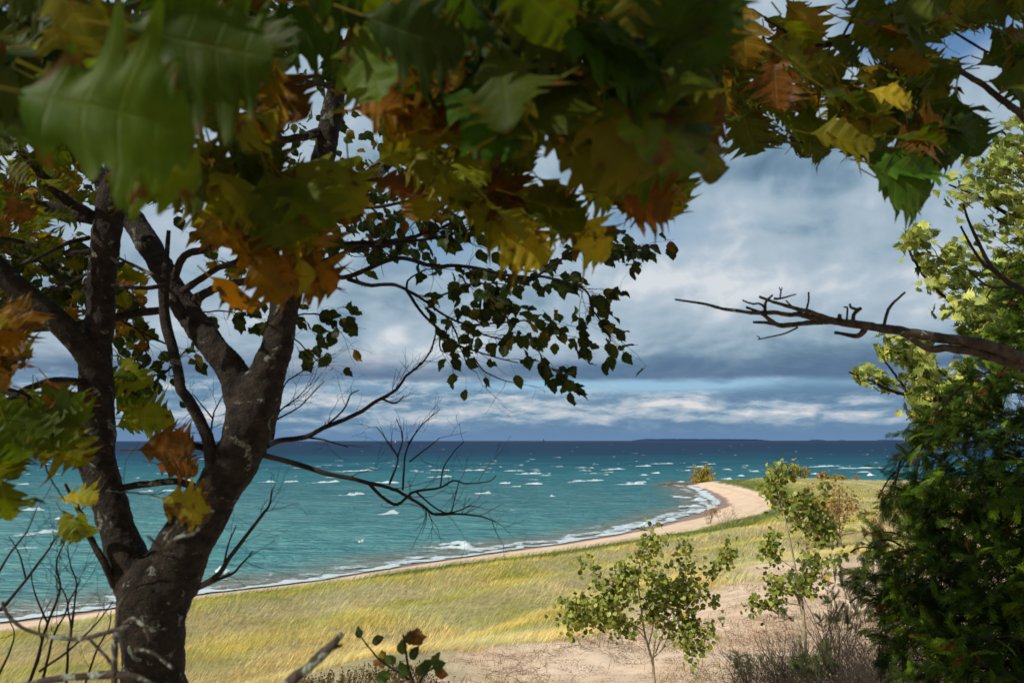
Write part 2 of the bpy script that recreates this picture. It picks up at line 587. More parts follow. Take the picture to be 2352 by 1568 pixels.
def ground_z(x, y):
    return float(height(np.array([x]), np.array([y]))[0])


def veg_masks(x, y):
    """(grass cover 0..1, distance inland of the grass edge, sand slope flag)"""
    land = in_poly(x, y, ED_POLY)
    e = dist_line(x, y, ED + [(62, 214), (90, 214), (130, 208), (180, 203), (300, 202)]) * np.where(land, 1.0, -1.0)
    s_in = in_poly(x, y, SAND_POLY)
    s = dist_line(x, y, SAND_POLY + [SAND_POLY[0]]) * np.where(s_in, 1.0, -1.0)
    g = smooth(e + 1.6 * (fbm(x * .5, y * .5, 3, 41) - .5), -0.3, 0.8)
    sn = s + 7.0 * (fbm(x * .22, y * .22, 4, 51) - .5) + 1.5 * (fbm(x * .9, y * .9, 3, 55) - .5)
    sand = smooth(sn, -0.8, 2.6)
    return g * (1 - sand), e, g * sand


def grass_color(x, y, e):
    """albedo of the dune grass: green on the foredune, straw on the swells behind"""
    n = fbm(x * .07, y * .16, 4, 61)
    n2 = fbm(x * .3, y * .5, 3, 71)
    wav = 0.5 + 0.5 * np.sin(e * 0.50 - 0.6 + 3.0 * (n - .5))
    green = np.clip(1.45 - e / 8.0, 0, 1) * 0.85 + 0.42 * wav * np.clip(1.4 - e / 34, 0.25, 1)
    green = np.clip(green + 0.6 * (n - 0.5) + 0.6 * (n2 - 0.5), 0, 1)
    straw = np.array(srgb(224, 209, 154)); gr = np.array(srgb(122, 138, 56)); yel = np.array(srgb(192, 190, 92))
    g = green[..., None]
    c = np.where(g < 0.5, straw * (1 - g * 2) + yel * g * 2, yel * (2 - g * 2) + gr * (g * 2 - 1))
    return c


# ------------------------------------------------------------------ ground
def build_ground():
    ys = [-60.0]
    while ys[-1] < 340:
        y = ys[-1]
        st = 3.0 if y < -8 else (0.5 if y < 7 else (0.16 if y < 24 else (0.3 if y < 60 else (0.8 if y < 130 else (1.4 if y < 235 else 5)))))
        ys.append(y + st)
    ys = np.array(ys)
    s = np.linspace(-1, 1, 520)
    xs = np.sinh(s * 4.2) / np.sinh(4.2)
    xs = np.where(xs < 0, xs * 160, xs * 420)
    X, Y = np.meshgrid(xs, ys)
    Z = height(X, Y)
    g, e, sand = veg_masks(X, Y)
    c = np.zeros(X.shape + (4,))
    c[..., :3] = grass_color(X, Y, e) * 0.55
    c[..., 3] = g
    geo = Geo()
    a = np.stack([sand, Z, e], -1)
    geo.add(np.stack([X, Y, Z], -1), grid_faces(len(ys), len(xs)), c.reshape(-1, 4), a.reshape(-1, 3))
    m, t, out = new_mat('ground_sand_and_turf')
    pos = t.node('ShaderNodeNewGeometry').outputs['Position']
    at = t.attr('col')
    sd, zz, ee = t.sep(t.attr('lv').outputs['Vector'])
    n1 = t.noise(pos, 0.35, 5, 0.6)
    n2 = t.noise(pos, 3.0, 5, 0.65)
    n3 = t.noise(pos, 24.0, 4, 0.6)
    n4 = t.noise(pos, 0.9, 6, 0.62, 0.3)
    sandc = t.mix(t.sstep(n1, 0.35, 0.7), srgb(230, 202, 172), srgb(216, 184, 152))
    sandc = t.mix(t.m('MULTIPLY', t.sstep(n3, 0.5, 0.75), 0.25), sandc, srgb(176, 150, 122))
    # litter of dry stems and bark crumbs on the dune slope
    lit = t.m('MULTIPLY', t.m('MULTIPLY', t.sstep(n4, 0.42, 0.58), t.sstep(t.noise(t.vscale(pos, (3, 1.2, 1)), 7.0, 5, 0.7), 0.47, 0.6)), sd)
    sandc = t.mix(t.m('MULTIPLY', lit, 0.85), sandc, t.mix(n2, srgb(84, 60, 42), srgb(132, 104, 74)))
    # wrack line at the top of the beach
    wr = t.m('MULTIPLY', t.sstep(t.m('ABSOLUTE', t.m('ADD', t.m('SUBTRACT', ee, -2.2), t.m('MULTIPLY', t.m('SUBTRACT', n2, 0.5), 3.0))), 0.9, 0.2), t.sstep(n3, 0.5, 0.62))
    sandc = t.mix(t.m('MULTIPLY', wr, t.m('MULTIPLY', t.m('SUBTRACT', 1.0, sd), 0.6)), sandc, srgb(120, 92, 66))
    # wet sand close to the water level
    wetz = t.m('ADD', zz, t.m('MULTIPLY', t.m('SUBTRACT', t.noise(pos, 0.12, 3, 0.5), 0.5), 0.35))
    wet = t.m('SUBTRACT', 1.0, t.sstep(wetz, 0.26, 0.40))
    sandc = t.mix(wet, sandc, srgb(146, 116, 96))
    turf = t.mix(t.sstep(n2, 0.35, 0.7), at.outputs['Color'], t.vscale(at.outputs['Color'], (0.6, 0.58, 0.55)))
    base = t.mix(at.outputs['Alpha'], sandc, turf)
    rough = t.m('SUBTRACT', 0.9, t.m('MULTIPLY', wet, 0.45))
    h = t.m('ADD', t.m('MULTIPLY', n2, 1.0), t.m('MULTIPLY', n3, 0.25))
    p = principled(t, base, rough, 0.3, bump(t, h, 0.7, 0.06))
    t.l.new(p.outputs[0], out.inputs[0])
    o = geo.build('ground', m)
    tag(o, kind='structure')


build_ground()


# ------------------------------------------------------------------ water
def wave_h(x, y):
    fade = np.exp(-np.maximum(y - 120, 0) / 260.0)
    md = fbm(x * .03, y * .05, 3, 83)
    md2 = fbm(x * .08 + 9, y * .12, 3, 87)
    ph = y * 0.62 - x * 0.10 + 5.0 * fbm(x * .018, y * .03, 2, 89)
    w = 0.26 * (1 - np.abs(np.sin(ph * 0.5))) ** 1.3 * (0.4 + 1.4 * md) + 0.12 * np.sin(y * 1.35 + x * 0.30 + 8 * md2) * md2
    w = w + 0.10 * (fbm(x * .55 + y * .1, y * .9, 3, 93) - .5)
    return w * fade


SHORE_LINE = SH


def build_water():
    ys = [20.0]
    while ys[-1] < 12600:
        y = ys[-1]
        st = 4 if y < 44 else (0.35 if y < 130 else (0.7 if y < 260 else max(1.5, (y - 260) * 0.04)))
        ys.append(y + st)
    ys = np.array(ys)
    s = np.linspace(-1, 1, 460)
    xs = np.sinh(s * 7.0) / np.sinh(7.0) * 15000
    s2 = np.linspace(-1, 1, 380)
    xs = np.unique(np.concatenate([xs, s2 * 110.0]))
    X, Y = np.meshgrid(xs, ys)
    sd = dist_line(X, Y, SHORE_LINE)
    land = in_poly(X, Y, LAND_POLY)
    sd = np.where(land, -sd, sd)
    amp = smooth(sd, 1.0, 14.0)
    Z = wave_h(X, Y) * amp + 0.02 * (1 - amp)
    geo = Geo()
    c = np.zeros(X.shape + (4,)); c[..., 0] = np.clip(sd / 100.0, -1, 5)
    c[..., 1] = fbm(X * .02, Y * .06, 3, 103)
    c[..., 3] = 1
    geo.add(np.stack([X, Y, Z], -1), grid_faces(len(ys), len(xs)), c.reshape(-1, 4), np.stack([sd, Z, amp], -1).reshape(-1, 3))
    m, t, out = new_mat('lake_water')
    pos = t.node('ShaderNodeNewGeometry').outputs['Position']
    x, y, z = t.sep(pos)
    sdn, zz, aa = t.sep(t.attr('lv').outputs['Vector'])
    # lake bed: sediment at the edge, pale shallows, drop-off beyond 400 m
    nA = t.noise(t.vscale(pos, (0.006, 0.02, 1)), 1.0, 4, 0.55)
    nB = t.noise(t.vscale(pos, (0.03, 0.09, 1)), 1.0, 4, 0.6)
    nC = t.noise(t.vscale(pos, (0.4, 1.1, 1)), 1.0, 4, 0.6)
    lg = t.m('LOGARITHM', t.m('MAXIMUM', y, 1.0), 10.0)
    f = t.m('ADD', lg, t.m('MULTIPLY', t.m('SUBTRACT', nA, 0.5), 0.42))
    f = t.m('DIVIDE', t.m('SUBTRACT', f, 1.7), 1.7)
    deep = t.ramp(f, [(0.0, srgb(100, 152, 150)), (0.16, srgb(92, 152, 152)), (0.30, srgb(82, 134, 138)), (0.44, srgb(54, 122, 130)),
                      (0.56, srgb(28, 92, 110)), (0.70, srgb(20, 62, 90)), (1.0, srgb(16, 48, 80))])
    deep = t.mix(t.m('MULTIPLY', t.sstep(nB, 0.45, 0.7), 0.4), deep, t.vscale(deep, (1.9, 1.25, 1.15)))
    deep = t.mix(t.m('MULTIPLY', t.sstep(nC, 0.40, 0.62), 0.75), deep, t.vscale(deep, (0.55, 0.66, 0.74)))  # wave shading painted into the colour: dark troughs, paler streaks and crests
    nD = t.noise(t.vscale(pos, (0.10, 0.45, 1)), 1.0, 5, 0.65)
    deep = t.mix(t.m('MULTIPLY', t.sstep(nD, 0.50, 0.62), 0.75), deep, t.vscale(deep, (0.6, 0.72, 0.8)))
    deep = t.mix(t.m('MULTIPLY', t.sstep(nD, 0.46, 0.34), 0.35), deep, t.vscale(deep, (1.3, 1.3, 1.25)))
    crest = t.sstep(zz, 0.10, 0.45)
    deep = t.mix(t.m('MULTIPLY', crest, 0.35), deep, srgb(40, 150, 145))
    sed = t.m('SUBTRACT', 1.0, t.sstep(t.m('ADD', sdn, t.m('MULTIPLY', t.m('SUBTRACT', nB, 0.5), 14.0)), 0.5, 12.0))
    deep = t.mix(t.m('MULTIPLY', sed, 0.75), deep, srgb(140, 126, 104))
    hb = t.noise(t.vscale(pos, (0.5, 1.4, 1)), 1.0, 5, 0.62)
    hc = t.noise(t.vscale(pos, (2.2, 5.0, 1)), 1.0, 4, 0.6)
    hd = t.noise(t.vscale(pos, (0.05, 0.16, 1)), 1.0, 5, 0.65)
    h = t.m('ADD', t.m('ADD', t.m('MULTIPLY', hb, 0.5), t.m('MULTIPLY', hc, 0.12)), t.m('MULTIPLY', hd, 2.2))
    b = t.node('ShaderNodeBump'); b.inputs['Strength'].default_value = 1.0; b.inputs['Distance'].default_value = 1.6
    t.l.new(h, b.inputs['Height'])
    df = t.node('ShaderNodeBsdfDiffuse'); t.l.new(deep, df.inputs[0]); t.l.new(b.outputs[0], df.inputs['Normal'])
    gl = t.node('ShaderNodeBsdfGlossy'); gl.inputs['Roughness'].default_value = 0.22; t.l.new(b.outputs[0], gl.inputs['Normal'])
    fr = t.node('ShaderNodeFresnel'); fr.inputs[0].default_value = 1.33; t.l.new(b.outputs[0], fr.inputs['Normal'])
    # facets of a choppy lake face the viewer, so the mean reflectance at grazing angles stays low
    fac = t.m('ADD', 0.03, t.m('MULTIPLY', t.m('MINIMUM', fr.outputs[0], 0.6), 0.26))
    mx = t.node('ShaderNodeMixShader'); t.l.new(fac, mx.inputs[0]); t.l.new(df.outputs[0], mx.inputs[1]); t.l.new(gl.outputs[0], mx.inputs[2])
    t.l.new(mx.outputs[0], out.inputs[0])
    tag(geo.build('water', m), kind='structure')


build_water()


# ------------------------------------------------------------------ foam
def foam_material():
    m, t, out = new_mat('water_foam')
    pos = t.node('ShaderNodeNewGeometry').outputs['Position']
    cover, across, along = t.sep(t.attr('lv').outputs['Vector'])
    n = t.noise(t.vscale(pos, (0.45, 1.0, 1.6)), 2.6, 6, 0.7)
    nf = t.noise(t.vscale(pos, (1.0, 1.0, 1.0)), 9.0, 4, 0.7)
    a = t.m('ADD', cover, t.m('MULTIPLY', t.m('SUBTRACT', t.m('ADD', t.m('MULTIPLY', n, 0.6), t.m('MULTIPLY', nf, 0.4)), 0.5), 2.4))
    a = t.sstep(a, 0.42, 0.66)
    p = principled(t, t.mix(n, srgb(150, 178, 182), srgb(236, 239, 240)), 0.7, 0.2, bump(t, nf, 0.8, 0.08))
    tr = t.node('ShaderNodeBsdfTransparent')
    mx = t.node('ShaderNodeMixShader')
    t.l.new(a, mx.inputs[0]); t.l.new(tr.outputs[0], mx.inputs[1]); t.l.new(p.outputs[0], mx.inputs[2])
    t.l.new(mx.outputs[0], out.inputs[0])
    return m


M['foam'] = foam_material()


def crest(geo, A, B, h, w, seed, strength=1.0, curve=0.0):
    """one breaking crest: a ridge of foam from A to B with its white front towards the shore"""
    A = np.array(A[:2]); B = np.array(B[:2])
    L = np.hypot(*(B - A))
    d = (B - A) / L
    nrm = np.array([d[1], -d[0]])
    if nrm[1] > 0: nrm = -nrm
    n = max(10, min(90, int(L / 0.25)))
    k = 9
    tt = np.linspace(0, 1, n)
    prof = (np.clip(tt * 1.25, 0, 1) ** .8) * np.clip((1 - tt) * 5, 0, 1) ** .6
    prof = prof * (0.15 + 1.3 * fbm(tt * L * 0.7 + seed * 3.1, np.full(n, seed * 1.7), 3, seed))
    mea = (fbm(tt * L * 0.35 + seed, np.zeros(n) + seed, 3, seed + 5) - .5) * w * 1.6 + curve * w * (tt - .5) ** 2
    s = np.linspace(-0.55, 1.0, k)
    cx = A[0] + d[0] * L * tt[:, None] + nrm[0] * (s[None] * w * (0.3 + 0.7 * prof[:, None]) + mea[:, None])
    cy = A[1] + d[1] * L * tt[:, None] + nrm[1] * (s[None] * w * (0.3 + 0.7 * prof[:, None]) + mea[:, None])
    hump = 0.8 * np.exp(-((s + 0.12) / 0.24) ** 2) + 0.3 * np.exp(-((s - 0.35) / 0.25) ** 2)
    z = wave_h(cx, cy) * 0.8 + 0.04 + 1.1 * h * hump[None] * prof[:, None] * (0.25 + 1.5 * fbm(cx * 1.6, cy * 2.8, 4, 7))
    cov = strength * (0.86 - 0.75 * smooth(np.abs(s - 0.05), 0.35, 0.95))[None] * (0.25 + 0.9 * prof[:, None])
    a = np.stack([cov, np.broadcast_to(s[None], cov.shape), np.broadcast_to(tt[:, None], cov.shape)], -1)
    geo.add(np.stack([cx, cy, z], -1), grid_faces(n, k), None, a.reshape(-1, 3))


def build_foam():
    geo = Geo()
    caps = [(940, 1253, 1094, 1256, .55, 1.7), (1000, 1250, 1085, 1249, .5, 1.3), (1370, 1228, 1525, 1198, .45, 2.2), (858, 1181, 922, 1176, .5, 2.0), (756, 1138, 834, 1131, .5, 2.4),
            (32, 1172, 106, 1168, .5, 2.0), (0, 1232, 148, 1216, .4, 1.8), (0, 1263, 88, 1254, .35, 1.5), (770, 1082, 858, 1079, .5, 3.0),
            (975, 1079, 1035, 1079, .5, 3), (1048, 1080, 1118, 1079, .5, 3), (585, 1107, 632, 1104, .5, 3), (645, 1107, 690, 1105, .5, 3), (700, 1107, 784, 1105, .5, 3),
            (850, 1107, 920, 1107, .45, 3), (975, 1096, 1040, 1093, .5, 3), (1140, 1081, 1208, 1080, .45, 3), (1172, 1089, 1240, 1086, .5, 3),
            (1345, 1074, 1365, 1074, .4, 3), (1368, 1079, 1436, 1076, .5, 3), (1290, 1108, 1380, 1101, .5, 2.8), (1200, 1112, 1248, 1110, .45, 2.5),
            (1145, 1108, 1175, 1109, .5, 2.5), (1170, 1116, 1198, 1116, .4, 2), (1480, 1065, 1552, 1064, .45, 3), (1455, 1071, 1495, 1069, .5, 3),
            (1400, 1112, 1490, 1111, .5, 2.5), (1432, 1106, 1486, 1107, .4, 2.4), (1467, 1091, 1490, 1090, .5, 3), (1494, 1086, 1516, 1086, .5, 3),
            (1545, 1105, 1572, 1106, .5, 2.5), (1570, 1072, 1625, 1071, .45, 3), (1654, 1078, 1680, 1078, .6, 3), (1758, 1076, 1792, 1077, .5, 3),
            (1830, 1073, 1925, 1070, .55, 3), (1890, 1076, 2035, 1074, .4, 3), (1718, 1082, 1745, 1082, .4, 3), (1650, 1099, 1680, 1099, .5, 2.5),
            (1700, 1103, 1765, 1100, .5, 2.5), (1985, 1089, 2010, 1092, .6, 2.5), (1950, 1084, 2000, 1084, .3, 2.5), (1620, 1065, 1645, 1065, .4, 3),
            (1560, 1080, 1590, 1080, .5, 3), (1595, 1090, 1615, 1090, .4, 3), (1690, 1092, 1710, 1092, .5, 3), (1860, 1088, 1885, 1088, .4, 3),
            (300, 1128, 355, 1125, .4, 2.4), (360, 1127, 415, 1124, .45, 2.4), (320, 1104, 352, 1103, .4, 3), (400, 1104, 450, 1102, .5, 3),
            (870, 1135, 880, 1135, .3, 1.5), (1260, 1140, 1275, 1139, .4, 2), (1085, 1131, 1130, 1131, .35, 2), (380, 1078, 450, 1077, .45, 3),
            (120, 1190, 140, 1189, .4, 1.6), (35, 1110, 70, 1110, .4, 2.5), (485, 1322, 510, 1312, .4, 1.6),
            (1560, 1182, 1600, 1174, .45, 2.4), (1566, 1166, 1612, 1160, .5, 3.2), (1572, 1150, 1620, 1146, .45, 3.4), (1540, 1137, 1580, 1143, .3, 2.6)]
    for i, (u1, v1, u2, v2, h, w) in enumerate(caps):
        crest(geo, PZ(u1, v1, 0.2), PZ(u2, v2, 0.2), h * 1.25, w * .8, i + 3, 1.3)
    # small scattered caps, fewer and smaller far out
    cnt = 0
    while cnt < 300:
        yy = 10 ** (rng.normal(2.52, 0.10) if rng.random() < .5 else rng.uniform(2.0, 3.4))
        xx = rng.uniform(-0.75, 0.75) * yy
        if in_poly(np.array([xx]), np.array([yy]), LAND_POLY)[0]: continue
        if dist_line(np.array([xx]), np.array([yy]), SHORE_LINE)[0] < 12: continue
        if yy < 260 and rng.random() < 0.75: continue
        L = rng.uniform(1.2, 7.0) * (1 + yy / 1400.0)
        a = rng.normal(0.02, 0.10)
        A = (xx, yy); B = (xx + L * math.cos(a), yy + L * math.sin(a))
        crest(geo, A, B, rng.uniform(.12, .34), rng.uniform(.6, 1.6), int(rng.integers(1, 9999)), rng.uniform(.6, 1.0))
        cnt += 1
    # swash lines that follow the shore
    line = catmull([np.array([p[0], p[1], 0]) for p in SH[1:19]], 900)
    tan = np.gradient(line, axis=0)
    tan /= np.linalg.norm(tan[:, :2], axis=1)[:, None] + 1e-9
    off = np.stack([-tan[:, 1], tan[:, 0]], -1)
    for (o0, w, st, sd) in [(0.2, 3.0, 0.95, 5), (2.4, 3.4, 0.62, 9), (5.4, 2.6, 0.40, 14)]:
        k = 7
        s = np.linspace(-.5, .5, k)
        ii = np.arange(len(line)) * 0.12
        wob = (fbm(ii, ii * 0 + sd, 3, sd) - .5) * 3.0
        width = w * (0.5 + fbm(ii * 0.6, ii * 0 + sd * 2, 3, sd + 1))
        o = o0 + wob[:, None] + s[None] * width[:, None]
        x = line[:, 0][:, None] + off[:, 0][:, None] * o
        y = line[:, 1][:, None] + off[:, 1][:, None] * o
        zz = np.maximum(height(x, y), 0.02) + 0.07 + 0.05 * np.cos(s * np.pi)[None]
        cov = st * (1.0 - smooth(np.abs(s), .2, .5))[None] * (0.35 + 1.1 * fbm(ii * .9, ii * 0 + 3 * sd, 3, sd + 8))[:, None]
        a = np.stack([cov, np.broadcast_to(s[None], cov.shape), np.zeros_like(cov)], -1)
        geo.add(np.stack([x, y, zz], -1), grid_faces(len(line), k), None, a.reshape(-1, 3))
    tag(geo.build('foam', M['foam']), 'white foam of breaking waves and swash on the turquoise lake', 'foam', kind='stuff')


build_foam()


# ------------------------------------------------------------------ far islands, tower, boat, buoy
def simple_mat(name, c, rough=0.8, spec=0.2):
    m, t, out = new_mat(name)
    pos = t.node('ShaderNodeNewGeometry').outputs['Position']
    n = t.noise(pos, 6.0, 3, 0.6)
    base = t.mix(t.m('MULTIPLY', n, 0.4), c, tuple(x * 0.7 for x in c))
    t.l.new(principled(t, base, rough, spec).outputs[0], out.inputs[0])
    return m


def island_mat():
    m, t, out = new_mat('far_woods')
    pos = t.node('ShaderNodeNewGeometry').outputs['Position']
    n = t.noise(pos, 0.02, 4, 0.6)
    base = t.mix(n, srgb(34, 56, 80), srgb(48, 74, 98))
    t.l.new(principled(t, base, 1.0, 0.0).outputs[0], out.inputs[0])
    return m


M['far'] = island_mat()


def island(name, u1, u2, hpx, y, label, seed, taper=0.1):
    geo = Geo()
    A = PZ(u1, 1012, 0); B = PZ(u2, 1012, 0)
    x1 = (u1 - 1176) / F * y; x2 = (u2 - 1176) / F * y
    n = max(14, int((u2 - u1) * 1.2)); k = 7
    tt = np.linspace(0, 1, n)
    hh = hpx * y / F * np.clip(np.minimum(tt, 1 - tt) / taper, 0.12, 1) ** 0.5
    hh = hh * (0.75 + 0.5 * fbm(tt * n * .22, tt * 0 + seed, 4, seed)) * (1.1 - 0.35 * tt)
    s = np.linspace(-1, 1, k)
    dep = (x2 - x1) * 0.22 + 60
    X = x1 + (x2 - x1) * tt[:, None] + 0 * s[None]
    Yy = y + s[None] * dep * np.sin(np.pi * np.clip(tt, .05, .95))[:, None]
    Z = hh[:, None] * np.clip(1.3 * np.sqrt(np.clip(1 - s ** 2, 0, 1)), 0, 1)[None] - 0.5
    geo.add(np.stack([X, Yy, Z], -1), grid_faces(n, k))
    geo_o = geo.build(name, M['far'])
    tag(geo_o, label, 'island')
    return geo_o


island('island', 1453, 1762, 4.6, 9000, 'long low wooded island on the horizon right of centre', 3)
island('islet', 1852, 1892, 2.6, 8800, 'small dark islet on the horizon above the sandy point', 6, 0.3)
island('islet', 2005, 2075, 2.6, 8800, 'thin wooded islet on the horizon touching the edge of the cedar', 8, 0.3)
island('islet', 1922, 1934, 2.2, 8700, 'tiny speck of an islet between the two larger islets on the horizon', 9, 0.4)


def box(geo, c, s, rot=0.0):
    c = np.array(c, float); s = np.array(s, float) / 2
    v = np.array([[i, j, k] for k in (-1, 1) for j in (-1, 1) for i in (-1, 1)], float) * s
    cr, sr = math.cos(rot), math.sin(rot)
    v = np.stack([v[:, 0] * cr - v[:, 1] * sr, v[:, 0] * sr + v[:, 1] * cr, v[:, 2]], -1) + c
    geo.add(v, [[0, 2, 3, 1], [4, 5, 7, 6], [0, 1, 5, 4], [2, 6, 7, 3], [0, 4, 6, 2], [1, 3, 7, 5]])


def ring_tower(geo, c, prof, n=12):
    a = np.linspace(0, 2 * np.pi, n, endpoint=False)
    v = []
    for r, z in prof:
        v.append(np.stack([c[0] + r * np.cos(a), c[1] + r * np.sin(a), np.full(n, c[2] + z)], -1))
    geo.add(np.concatenate(v), grid_faces(len(prof), n, wrap=True))


def build_tower():
    y = 5200
    x = (1248 - 1176) / F * y
    root = empty('lighthouse', (x, y, 0), 'tiny dark offshore lighthouse standing on the horizon left of the long island', 'lighthouse')
    g = Geo(); ring_tower(g, (x, y, -1), [(0.1, 0), (7, 0), (7, 5), (6, 7), (0.1, 7)]); g.build('base', simple_mat('lighthouse_stone', srgb(60, 66, 78)), root)
    g = Geo(); ring_tower(g, (x, y, 6), [(3.4, 0), (2.4, 10), (2.9, 10.3), (2.9, 11), (0.1, 11)]); g.build('tower', simple_mat('lighthouse_wall', srgb(70, 76, 88)), root)
    g = Geo(); ring_tower(g, (x, y, 17), [(1.5, 0), (1.5, 2.2), (1.9, 2.3), (0.1, 4)]); g.build('lantern', simple_mat('lighthouse_lantern', srgb(40, 44, 52)), root)


def build_boat():
    y = 3800
    x = (909 - 1176) / F * y
    root = empty('sailboat', (x, y, 0), 'tiny white sailboat on the horizon behind the bare twigs', 'sailboat')
    g = Geo()
    n = 9; tt = np.linspace(-1, 1, n)
    hw = 1.6 * (1 - tt ** 2) ** 0.6 + 0.05
    top = np.stack([x + tt * 6, y + hw, np.full(n, 1.4)], -1); bot = np.stack([x + tt * 5, y + hw * .3, np.full(n, -0.3)], -1)
    top2 = np.stack([x + tt * 6, y - hw, np.full(n, 1.4)], -1); bot2 = np.stack([x + tt * 5, y - hw * .3, np.full(n, -0.3)], -1)
    g.add(np.stack([top, bot, bot2, top2], 1).reshape(-1, 3), grid_faces(n, 4, wrap=True))
    g.build('hull', simple_mat('boat_hull', (0.7, 0.7, 0.7)), root)
    g = Geo(); ring_tower(g, (x, y, 1.2), [(0.12, 0), (0.08, 13)], 6); g.build('mast', simple_mat('boat_mast', (0.5, 0.5, 0.5)), root)
    g = Geo()
    r = np.linspace(0, 1, 8); s = np.linspace(0, 1, 5)
    Rr, Ss = np.meshgrid(r, s, indexing='ij')
    g.add(np.stack([x + 0.2 + Ss * 4.8 * (1 - Rr), y + 0.6 * np.sin(np.pi * Ss) * (1 - Rr), 2.4 + Rr * 11], -1), grid_faces(8, 5))
    g.build('sail', simple_mat('sail_cloth', (0.8, 0.8, 0.78)), root)
    y = 1500; x = (969 - 1176) / F * y
    g = Geo(); ring_tower(g, (x, y, -0.3), [(0.2, 0), (1.0, 0.1), (1.0, 0.8), (0.3, 2.2), (0.02, 2.6)], 10)
    tag(g.build('buoy', simple_mat('buoy_paint', srgb(190, 90, 50))), 'tiny orange buoy on the dark water near the horizon', 'buoy')


build_tower()
build_boat()


def build_gull():
    c = P(828, 1243, 78)
    g = Geo()
    n = 9; tt = np.linspace(-1, 1, n); a = np.linspace(0, 2 * np.pi, 8, endpoint=False)
    r = 0.085 * np.sqrt(np.clip(1 - tt ** 2, 0.02, 1)) * (1 - 0.25 * tt)
    v = np.stack([c[0] + tt[:, None] * .24 + 0 * a[None], c[1] + r[:, None] * np.cos(a)[None], c[2] + r[:, None] * np.sin(a)[None]], -1)
    g.add(v, grid_faces(n, 8, wrap=True), np.array([.8, .8, .8, 0]))
    v = np.stack([c[0] + .25 + .06 * np.cos(np.linspace(0, np.pi, 5))[:, None] + 0 * a[None], c[1] + .055 * np.sin(np.linspace(.05, np.pi - .05, 5))[:, None] * np.cos(a)[None],
                  c[2] + .03 + .055 * np.sin(np.linspace(.05, np.pi - .05, 5))[:, None] * np.sin(a)[None]], -1)
    g.add(v, grid_faces(5, 8, wrap=True), np.array([.8, .8, .8, 0]))
    for sgn in (-1, 1):
        k = 7; s = np.linspace(0, 1, k)
        sp = c[None] + np.stack([-.12 * s ** 2 + .04, sgn * .62 * s * .7, .22 * np.sin(s * 2.2)], -1)
        sp[:, 0] += sgn * 0.30 * s
        ch = .15 * (1 - s) ** .6 + .02
        top = np.stack([sp + np.array([1, 0, 0]) * ch[:, None] * .5, sp + np.array([0, 0, .015]), sp - np.array([1, 0, 0]) * ch[:, None] * .5], 1)
        g.add(top.reshape(-1, 3), grid_faces(k, 3), np.array([.6, .62, .65, 0]))
    m, t, out = new_mat('gull_feathers')
    t.l.new(principled(t, t.attr('col').outputs['Color'], 0.7, 0.2).outputs[0], out.inputs[0])
    tag(g.build('gull', m), 'small white gull gliding low over the turquoise water', 'bird')


build_gull()


# ------------------------------------------------------------------ dune grass
def blades(geo, x, y, z, h, w, lean, dirx, diry, col, bend=0.5):
    """many grass blades: 3-segment tapering strips leaning with the wind"""
    n = len(x)
    ang = rng.uniform(0, np.pi, n)
    wx, wy = np.cos(ang) * w, np.sin(ang) * w
    rows = []
    for k, (t_, ws) in enumerate([(0, 1.0), (0.45, 0.85), (0.8, 0.5), (1.0, 0.08)]):
        off = lean * h * (t_ ** (1 + bend))
        px = x + dirx * off; py = y + diry * off
        pz = z + h * t_ * np.sqrt(np.clip(1 - (lean * t_ * 0.75) ** 2, 0.15, 1))
        rows.append(np.stack([px - wx * ws, py - wy * ws, pz], -1))
        rows.append(np.stack([px + wx * ws, py + wy * ws, pz], -1))
    v = np.stack(rows, 1).reshape(-1, 3)
    base = np.array([[0, 1, 3, 2], [2, 3, 5, 4], [4, 5, 7, 6]])
    f = (np.arange(n)[:, None, None] * 8 + base[None]).reshape(-1, 4)
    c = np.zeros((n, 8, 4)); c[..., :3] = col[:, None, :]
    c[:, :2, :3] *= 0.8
    geo.add(v, f, c.reshape(-1, 4))


